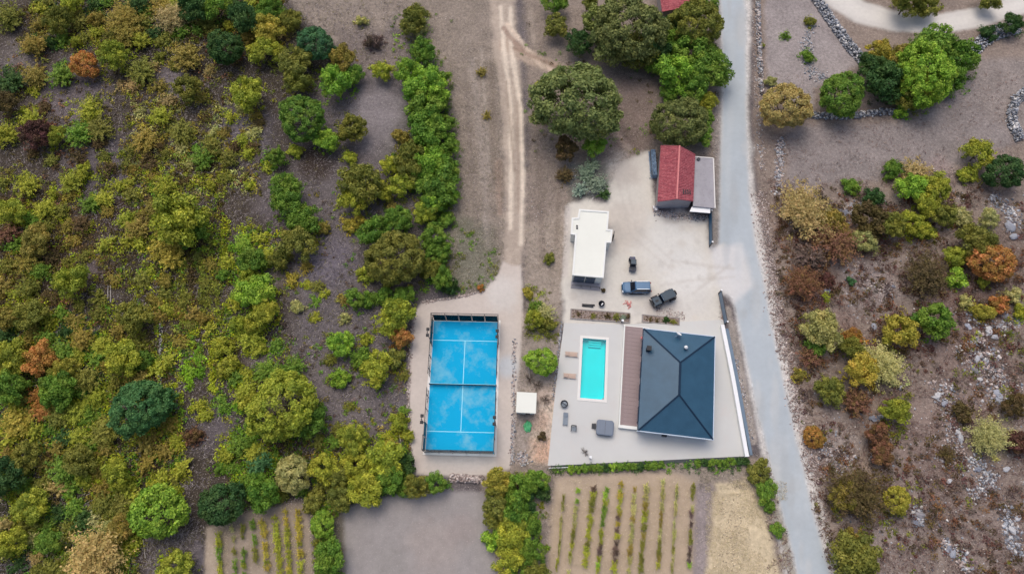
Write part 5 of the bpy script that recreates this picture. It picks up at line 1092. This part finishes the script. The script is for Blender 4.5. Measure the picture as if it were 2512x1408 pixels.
for lab, its in bylab.items():
    its.sort(key=lambda it: it[3])
    for k, it in enumerate(its): it[2] = (lab.replace('small ', '', 1) if len((lab + ORD[k]).split()) > 16 else lab) + ORD[k]
for (x, y, r_, c, hab, byhand), noun, lab, dist, own in info:
    rm = r_ * mpp(x, y, 1.5); flat = .85
    low = rm < 1.5
    zc = rm * (.55 if low else .85) + (0 if low else .3)
    if c in ('pb',) and hab == 'b': zc = rm * .2
    p = at(x, y, zc); rm = r_ * mpp(x, y, zc)
    rz = random.random() * 6.283
    root = empty({'tree': 'tree', 'bush': 'bush', 'shrub': 'shrub'}[noun], (p.x, p.y, 0), rz, lab, noun, {'tree': 'trees of the scrub and gardens', 'bush': 'bushes of the scrub', 'shrub': 'low shrubs of the scrub'}[noun])
    if hab == 'b':
        o = link('twigs', random.choice(TWG), root, (0, 0, .05), None, (rm, rm, rm * .9)); continue
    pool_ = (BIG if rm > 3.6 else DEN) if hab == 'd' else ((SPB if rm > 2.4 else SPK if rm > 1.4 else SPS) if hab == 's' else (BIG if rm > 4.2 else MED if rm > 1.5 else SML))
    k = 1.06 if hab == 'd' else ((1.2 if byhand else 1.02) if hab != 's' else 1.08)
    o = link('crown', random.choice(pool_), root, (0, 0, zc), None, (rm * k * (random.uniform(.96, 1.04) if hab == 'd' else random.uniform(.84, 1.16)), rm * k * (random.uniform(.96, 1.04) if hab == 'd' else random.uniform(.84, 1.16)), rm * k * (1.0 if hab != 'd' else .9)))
    if hab == 's': o.location.z = zc * .45; 
    o.color = leafcol(c)
    if (int(x), int(y)) == (692, 996): link('twigs', TWG[0], root, (0, .3, zc + rm * .62), None, (rm * .42, rm * .42, rm * .3))
    if not low: link('trunk', random.choice(TRK), root, (0, 0, 0), None, (rm, rm, zc))
    else: link('stem', TRK[0], root, (0, 0, 0), None, (rm * .5, rm * .5, zc))

# ------------------------------------------------------------------ vines in rows
VINE = [spiky_mesh('vine_leaves', 700 + k, 34, 620, .12) for k in range(4)]
vstem = MB().cyl((0, 0, -.1), (.02, .01, .75), .035, .025, 6).mesh('stem', M['bark'])
RALL = 'first second third fourth fifth sixth seventh eighth ninth tenth eleventh twelfth thirteenth fourteenth fifteenth sixteenth seventeenth eighteenth nineteenth twentieth'.split()
RORD = ['first', 'second', 'third', 'fourth', 'fifth', 'sixth', 'seventh', 'eighth', 'ninth', 'tenth']
def vines(rows, where, grp):
    for k, (x0, y0, x1, y1, pal, dens, w_) in enumerate(rows):
        a0, a1 = at(x0, y0), at(x1, y1); L = (a1 - a0).length; ang_ = math.atan2(a1.y - a0.y, a1.x - a0.x); n = int(L / .72); pal = pal.split(); bare = -1
        for i in range(n):
            f = (i + random.uniform(.2, .8)) / n
            if random.random() > dens: continue
            bare += 1; q = a0.lerp(a1, f); c = pal[min(len(pal) - 1, int(f * len(pal)))] if random.random() < .7 else random.choice(pal)
            r = empty('vine', (q.x + random.uniform(-.08, .08), q.y, 0), ang_, f'{RALL[bare]} vine from the top in the {RORD[k]} row from left of {where}', 'vine', f'{RORD[k]} row of {grp}')
            o = link('foliage', random.choice(VINE), r, (0, 0, .45), None, (random.uniform(.5, .8), w_ * random.uniform(.85, 1.45), random.uniform(.5, .8))); o.color = leafcol(c, .2)
            link('stem', vstem, r)
vines([(1384, 1189, 1364, 1406, 'ol lo lo lo lo yg', .65, .22), (1417, 1197, 1394, 1406, 'bg lo lo ol yg yg', .85, .34), (1456, 1192, 1433, 1393, 'ol ol yg yg pb yg', .85, .42), (1486, 1197, 1464, 1406, 'bg yg g yg pb yg', .95, .38), (1523, 1184, 1503, 1406, 'ye yg ye yg pb yg', .95, .42), (1555, 1197, 1541, 1406, 'ye lo lo lo oc lo', .9, .34), (1585, 1187, 1569, 1406, 'lo oc yg oc ol ol', .95, .42), (1626, 1174, 1611, 1406, 'lo lo oc lo ol yg', .85, .30), (1659, 1187, 1645, 1406, 'lo lo ye lo ol lo', .85, .26), (1698, 1187, 1686, 1406, 'ol lo pb ol pb bg', .85, .30)], 'the large vineyard', 'the large vineyard')
vines([(538, 1305, 545, 1412, 'yg g yg', 1, .42), (573, 1290, 581, 1412, 'lo ol g', .85, .3), (598, 1283, 603, 1412, 'ol g yg', .85, .32), (623, 1274, 631, 1380, 'g g ol', .9, .38), (646, 1274, 659, 1412, 'ye ye yg', .9, .4), (677, 1265, 691, 1412, 'yg yg yg', 1, .45), (704, 1249, 713, 1412, 'ye yg yg', 1, .42), (733, 1249, 741, 1412, 'ye ye yg', 1, .48)], 'the small vineyard', 'the small vineyard')
# hedge plants along the terrace edge
for k, x in enumerate(list(range(1402, 1636, 17)) + list(range(1712, 1834, 17))):
    y = 1146 - (x - 1352) * .047 + 7; side = 'below the deck and pool' if x < 1640 else 'below the corner of the boundary wall'
    i_ = k if x < 1640 else k - 14
    q = at(x, y, .4); r = empty('hedge_plant', (q.x, q.y, 0), random.random() * 6, f'{RORD[i_] if i_ < 10 else ["eleventh", "twelfth", "thirteenth", "fourteenth"][i_ - 10]} low green hedge plant from the left, {side}', 'hedge', 'hedge along the terrace wall')
    o = link('crown', random.choice(SML), r, (0, 0, .4), None, (.75, .62, .6)); o.color = leafcol(random.choice(['g', 'g', 'dg', 'bg']))
    link('stem', vstem, r, (0, 0, 0), None, (1, 1, .6))

# ------------------------------------------------------------------ undergrowth, dry twigs and grass: masses nobody could count
def inzone(pt_n, zones):
    X, Y, W_ = [], [], []
    for x0, y0, x1, y1, w, pal in zones:
        n = int(w * pt_n); X.append(RNG.uniform(x0, x1, n)); Y.append(RNG.uniform(y0, y1, n)); W_ += [pal] * n
    return np.concatenate(X), np.concatenate(Y), W_
UZ = [(60, 0, 720, 110, .12, 'dg ol oc br ol br'), (0, 110, 640, 480, .10, 'ol br yg oc br ol ru'), (310, 250, 640, 480, .06, 'ol oc lo'), (0, 480, 270, 800, .11, 'br ol yg ru br oc yg'), (250, 380, 560, 900, .17, 'br br ol yg g ol br yg'), (0, 780, 260, 1200, .14, 'yg g br ol dg yg g'), (0, 1180, 340, 1410, .10, 'yg g ol lo'), (230, 850, 450, 1260, .12, 'yg ol g br'), (540, 540, 690, 1150, .06, 'yg g'), (680, 460, 1010, 1180, .08, 'ol pb g oc'), (560, 1060, 1010, 1220, .09, 'yg ol g br'), (960, 20, 1110, 560, .06, 'g ol bg'), (1030, 480, 1110, 720, .04, 'g ol'), (770, 1230, 840, 1408, .03, 'ol g'),
      (1900, 460, 2512, 860, .22, 'ru br pb rd pb ru'), (1950, 780, 2512, 1408, .20, 'ru br pb pb rd ol'), (1190, 1160, 1345, 1408, .05, 'g ol yg'), (1290, 700, 1370, 860, .02, 'ol yg'), (1280, 60, 1760, 380, .03, 'ol br g'), (1850, 1130, 1910, 1320, .02, 'g ol'), (1350, 1136, 1830, 1160, .025, 'g dg g'), (1110, 560, 1225, 720, .02, 'g ol')]
ux, uy, up_ = inzone(7600, UZ)
rx, ry_ = [], []
for x, y, r_, c, hab, byhand in plants:
    if (x < 1110 or x > 1900) and hab != 'd' and c not in ('tl',):
        for k in range(int(5 + r_ * (.5 if x < 1110 else .3))):
            a_ = random.random() * 6.283; d_ = r_ * random.uniform(.7, 1.5); rx.append(x + d_ * math.cos(a_)); ry_.append(y + d_ * math.sin(a_) * .9 + r_ * .15); up_.append('=' + c)
for x0, y0, x1, y1, c in ((462, 880, 467, 952, 'bg'), (487, 846, 492, 930, 'g'), (518, 560, 514, 800, 'ol'), (553, 540, 548, 660, 'yg'), (498, 640, 496, 790, 'ol'), (598, 556, 616, 700, 'yg'), (536, 660, 534, 800, 'ol'), (520, 860, 524, 960, 'yg'), (470, 600, 474, 780, 'br'), (452, 640, 450, 760, 'ol')):
    for k in range(46): f_ = random.random(); rx.append(x0 + (x1 - x0) * f_ + random.gauss(0, 3)); ry_.append(y0 + (y1 - y0) * f_); up_.append('=' + c)
ring_n = len(rx); ux = np.concatenate([ux, rx]); uy = np.concatenate([uy, ry_])
dens = fbm(ux / 16, uy / 16, .22, 3, 77)
ok = dens > np.where(ux < 1010, -.28, -.14); ok[len(ok) - ring_n:] = True
BLOCK = [POLY['gravel_yard'], POLY['gravel_apron'], POLY['fallow_field'], POLY['vineyard_soil'], POLY['vineyard_plot'], TERRACE_PX, POLY['road'], [(880, 190), (1000, 200), (990, 330), (920, 420), (860, 430), (890, 300)]]
for bp_ in BLOCK: ok &= sdf_poly(ux, uy, bp_) > 3
ok &= sdf_line(ux, uy, TRACK, 20) > 2; ok &= sdf_line(ux, uy, WHITE_TRACK, 24) > 2; ok &= ~((ux > 1840) & (ux < 1905 + np.clip(uy - 480, 0, None) * .19) & (uy > 440) & ((ux < 1848 + np.clip(uy - 480, 0, None) * .2)))
ux, uy = ux[ok], uy[ok]; up_ = [p for p, k in zip(up_, ok) if k]
NL = 30; n = len(ux); base = np.array([at(x, y, 0) for x, y in zip(ux, uy)])
ur = np.where(ux < 720, RNG.uniform(.25, .95, n), np.where(ux > 1900, RNG.uniform(.22, .85, n), RNG.uniform(.2, .65, n))); e = RNG.normal(size=(n, NL, 3)); e[..., 2] = np.abs(e[..., 2]) * .9; e /= np.linalg.norm(e, axis=2)[..., None]
p = base[:, None] + e * (ur[:, None] * RNG.uniform(.35, 1.05, (n, NL)))[..., None]
nr = e * .6 + RNG.normal(size=(n, NL, 3)) * .5 + np.array([0, 0, .4]); nr /= np.linalg.norm(nr, axis=2)[..., None]
t = np.cross(nr, RNG.normal(size=(n, NL, 3))); t /= np.linalg.norm(t, axis=2)[..., None] + 1e-9; b_ = np.cross(nr, t)
s = (RNG.uniform(.5, 1.4, (n, NL)) * np.where((ux < 1010) | (ux > 1900), 1.3, 1.0)[:, None] * (.05 + .085 * ur[:, None]))[..., None]
v = np.stack([p - t * s, p + b_ * s * .6, p + t * s, p - b_ * s * .6], 2).reshape(-1, 3)
cn = np.clip((fbm(ux / 16, uy / 16, .35, 3, 123) * .9 + .5 + RNG.normal(0, .16, n)), 0, .999)
up_ = [q[1:] if q[0] == '=' else q.split()[int(cn[i] * len(q.split()))] for i, q in enumerate(up_)]
cl = np.array([[c_ * random.uniform(.9, 1.1) for c_ in leafcol(random.choice(q.split()), .2)[:3]] for q in up_])
cl = cl * np.clip(.95 + .55 * fbm(ux / 16, uy / 16, .7, 2, 31), .5, 1.35)[:, None]
lc = cl[:, None] * RNG.uniform(.6, 1.4, (n, NL, 1)); lc = np.repeat(lc.reshape(-1, 3), 4, 0)
tag(link('undergrowth', np_mesh('undergrowth', v, np.arange(len(v)).reshape(-1, 4), M['under'], np.clip(lc, 0, 1))), 'low mixed undergrowth covering the scrub ground', 'undergrowth', kind='stuff')

def blades(name, zones, cnt, pal, lmin, lmax, wid, lift, label, cat, block=True, dthr=-.3):
    x, y, w_ = inzone(cnt, zones); k = fbm(x / 16, y / 16, .5, 3, 55) > dthr
    if block:
        for bp_ in BLOCK: k &= sdf_poly(x, y, bp_) > 2
        k &= sdf_line(x, y, TRACK, 20) > 0; k &= sdf_line(x, y, WHITE_TRACK, 24) > 0
    x, y = x[k], y[k]; n = len(x); b0 = np.array([at(i, j, 0) for i, j in zip(x, y)]); a_ = RNG.random(n) * 6.283; L = RNG.uniform(lmin, lmax, n)
    d = np.stack([np.cos(a_), np.sin(a_), RNG.uniform(.05, lift, n)], -1) * L[:, None]; sd_ = np.stack([-np.sin(a_), np.cos(a_), 0 * a_], -1) * (wid * RNG.uniform(.6, 1.4, n))[:, None]
    b0[:, 2] = RNG.uniform(.03, .2, n)
    v = np.stack([b0 - sd_, b0 + sd_, b0 + d], 1).reshape(-1, 3)
    tag(link(name, np_mesh(name, v, np.arange(3 * n).reshape(-1, 3), M['twig'], np.repeat(pick(pal, n), 3, 0))), label, cat, kind='stuff')
SCRUB = [(0, 0, 1000, 480, .35, ''), (0, 480, 1010, 1200, .5, ''), (0, 1180, 500, 1408, .12, ''), (360, 1300, 500, 1408, .04, '')]
blades('dead_brush', SCRUB, 60000, [C(128, 120, 126), C(150, 142, 144), C(96, 88, 92), C(72, 64, 60), C(168, 160, 156), C(110, 100, 90), C(116, 110, 70)], .25, .8, .034, .5, 'dry grey twigs and dead brush over the left scrub', 'brush')
blades('dry_grass', [(640, 0, 1240, 180, .14, ''), (1100, 150, 1250, 720, .26, ''), (1280, 0, 1400, 720, .16, ''), (1500, 150, 1760, 400, .10, ''), (1260, 740, 1376, 1150, .12, ''), (1340, 1150, 1850, 1200, .08, ''), (760, 1200, 850, 1408, .06, ''), (1186, 1150, 1240, 1408, .05, '')], 40000, [C(158, 146, 134), C(124, 114, 106), C(180, 168, 152), C(104, 100, 84), C(128, 124, 92)], .15, .45, .02, .7, 'thin dry grass along the track and fields', 'grass')
blades('slope_brush', [(1880, 440, 2512, 1408, 1.1, ''), (1870, 180, 2512, 480, .12, '')], 40000, [C(120, 98, 94), C(98, 80, 76), C(146, 130, 124), C(84, 66, 60), C(132, 104, 92), C(150, 132, 120)], .2, .7, .034, .5, 'brown dead brush over the right slope', 'brush', dthr=-.1)
blades('stubble', [(1730, 1180, 1930, 1408, .3, ''), (1345, 1170, 1710, 1408, .12, ''), (500, 1240, 770, 1408, .16, '')], 30000, [C(224, 210, 180), C(196, 180, 150), C(160, 146, 124), C(176, 166, 120)], .12, .35, .018, .6, 'straw coloured stubble on the dry fields', 'stubble', block=False, dthr=-.05)

# ------------------------------------------------------------------ boulders, stakes, poles and other small things
seenb = {}
bi = []
for x, y, r_ in BOULD:
    L_ = min((L_ for L_ in LM), key=lambda L_: math.hypot(L_[1] - x, L_[2] - y)); bi.append([x, y, r_, f'grey limestone boulder {direction(x - L_[1], y - L_[2])} {L_[0]}', math.hypot(L_[1] - x, L_[2] - y)])
bl_ = {}
for it in bi: bl_.setdefault(it[3], []).append(it)
for lab, its in bl_.items():
    its.sort(key=lambda i: i[4])
    for k, (x, y, r_, _, _) in enumerate(its):
        q = at(x, y, .2); s = r_ * mpp(x, y) * .8; o = link('boulder', random.choice(bmsh), None, (q.x, q.y, s * .2), random.random() * 6, (s, s * .8, s * .8)); tag(o, lab + ORD[k], 'boulder', 'limestone boulders on the right slope')
for k, (x, y) in enumerate(((724, 723), (753, 724), (776, 727), (802, 726), (831, 723))):
    q = at(x, y); o = MB().cyl((0, 0, -.1), (-.25, .35, 1.1), .045, .04, 7).build('stake', M['stake'], None, loc=(q.x, q.y, 0)); tag(o, f'pale leaning wooden stake, {RORD[k]} from left in the scrub row', 'stake', 'row of pale stakes')
for (x0, y0, x1, y1, lab) in ((265, 738, 267, 690, 'pale fallen pole in the scrub, left of the two side by side'), (272, 742, 273, 684, 'pale fallen pole in the scrub, right of the two side by side'), (536, 307, 558, 321, 'short pale fallen branch among mauve litter in upper left scrub'), (1004, 735, 1016, 750, 'pale fallen branch left of the gravel apron corner'), (978, 1060, 983, 1082, 'pale fallen branch left of the lower court side'), (443, 425, 460, 446, 'pale broken branch in the mid left scrub'), (366, 1172, 398, 1176, 'pale fallen log above the round bright green tree'), (352, 1322, 358, 1368, 'pale grey pole near the bottom left vineyard'), (1346, 1148, 1400, 1146, 'white pipe lying below the dark edge strip'), (1294, 880, 1300, 928, 'pale green hose pipe beside the glossy bush')):
    a0, a1 = at(x0, y0), at(x1, y1); o = MB().cyl((0, 0, 0), a1 - a0 + Vector((0, 0, .05)), .07, .05, 8).build('fallen_pole', M['stake'] if 'white' not in lab else M['white2'], None, loc=(a0.x, a0.y, .12)); tag(o, lab, 'pole')
q = at(1541, 746); t = empty('brick_heap', (q.x, q.y, 0), 0, 'small heap of broken pink bricks below the estate car', 'bricks')
for k in range(34):
    a_, d_ = random.random() * 6.283, abs(random.gauss(0, .38)); MB().box((0, 0, 0), (.24, .13, .10)).build('brick', M['brick'], t, bevel=.01, loc=(d_ * math.cos(a_), d_ * math.sin(a_), .05 + max(0, .3 - d_ * .5) * random.random()), rz=random.random() * 6)
q = at(1294, 1046); t = empty('green_net_heap', (q.x, q.y, 0), 0, 'crumpled green plastic netting on the ground below the hut', 'netting')
bm = bmesh.new(); bmesh.ops.create_icosphere(bm, subdivisions=3, radius=1)
for v in bm.verts: v.co = Vector((v.co.x * .55, v.co.y * .8, max(0, v.co.z) * .35)) * (1 + random.uniform(-.28, .28))
me = bpy.data.meshes.new('netting'); bm.to_mesh(me); bm.free(); me.materials.append(M['green']); link('netting', me, t)
a0 = at(1602, 405); t = empty('tarpaulin_stack', (a0.x, a0.y, 0), at(1601, 366).angle(at(1601, 366)) , 'blue grey tarpaulin covered stack along the left of stone house', 'stack')
bm = bmesh.new(); bmesh.ops.create_grid(bm, x_segments=10, y_segments=34, size=1)
for v in bm.verts:
    x, y = v.co.x, v.co.y; v.co = Vector((x * .62 + random.uniform(-.04, .04), y * 2.6 + random.uniform(-.05, .05), (.95 if abs(x) < .8 and abs(y) < .95 else .02) + random.uniform(-.13, .13) * (abs(x) < .8)))
me = bpy.data.meshes.new('sheet'); bm.to_mesh(me); bm.free(); me.materials.append(M['tarp']); link('sheet', me, t)
for k in range(4): MB().box((0, -1.9 + k * 1.27, .4), (.9, 1.1, .7)).build('crate', M['darkgrey'], t)
q = at(1607, 513); t = empty('pallet', (q.x, q.y, 0), .2, 'pale pallet of blocks at the corner of the stone house', 'pallet')
for k in range(3): MB().box((-.3 + .3 * k, 0, .1), (.1, 1.0, .12)).build('bearer', M['wood'], t)
for k in range(5): MB().box((0, -.42 + .21 * k, .18), (.9, .13, .03)).build('slat', M['wood'], t)
for k in range(6): MB().box((-.25 + .25 * (k % 3), -.22 + .44 * (k // 3), .32), (.22, .4, .22)).build('block', M['white2'] if k % 2 else M['conc'], t)
q = at(1574, 830, .6); MBt = empty('garden_stool', (q.x, q.y, DZ), 0, 'pale pink stool on the brown deck beside the dark roof', 'stool')
MB().cyl((0, 0, .36), (0, 0, .42), .22, None, 14).build('seat', M['ridge'], MBt)
for k in range(3): MB().cyl((.14 * math.cos(k * 2.1), .14 * math.sin(k * 2.1), 0), (.12 * math.cos(k * 2.1), .12 * math.sin(k * 2.1), .36), .02, None, 6).build('leg', M['darkgrey'], MBt)
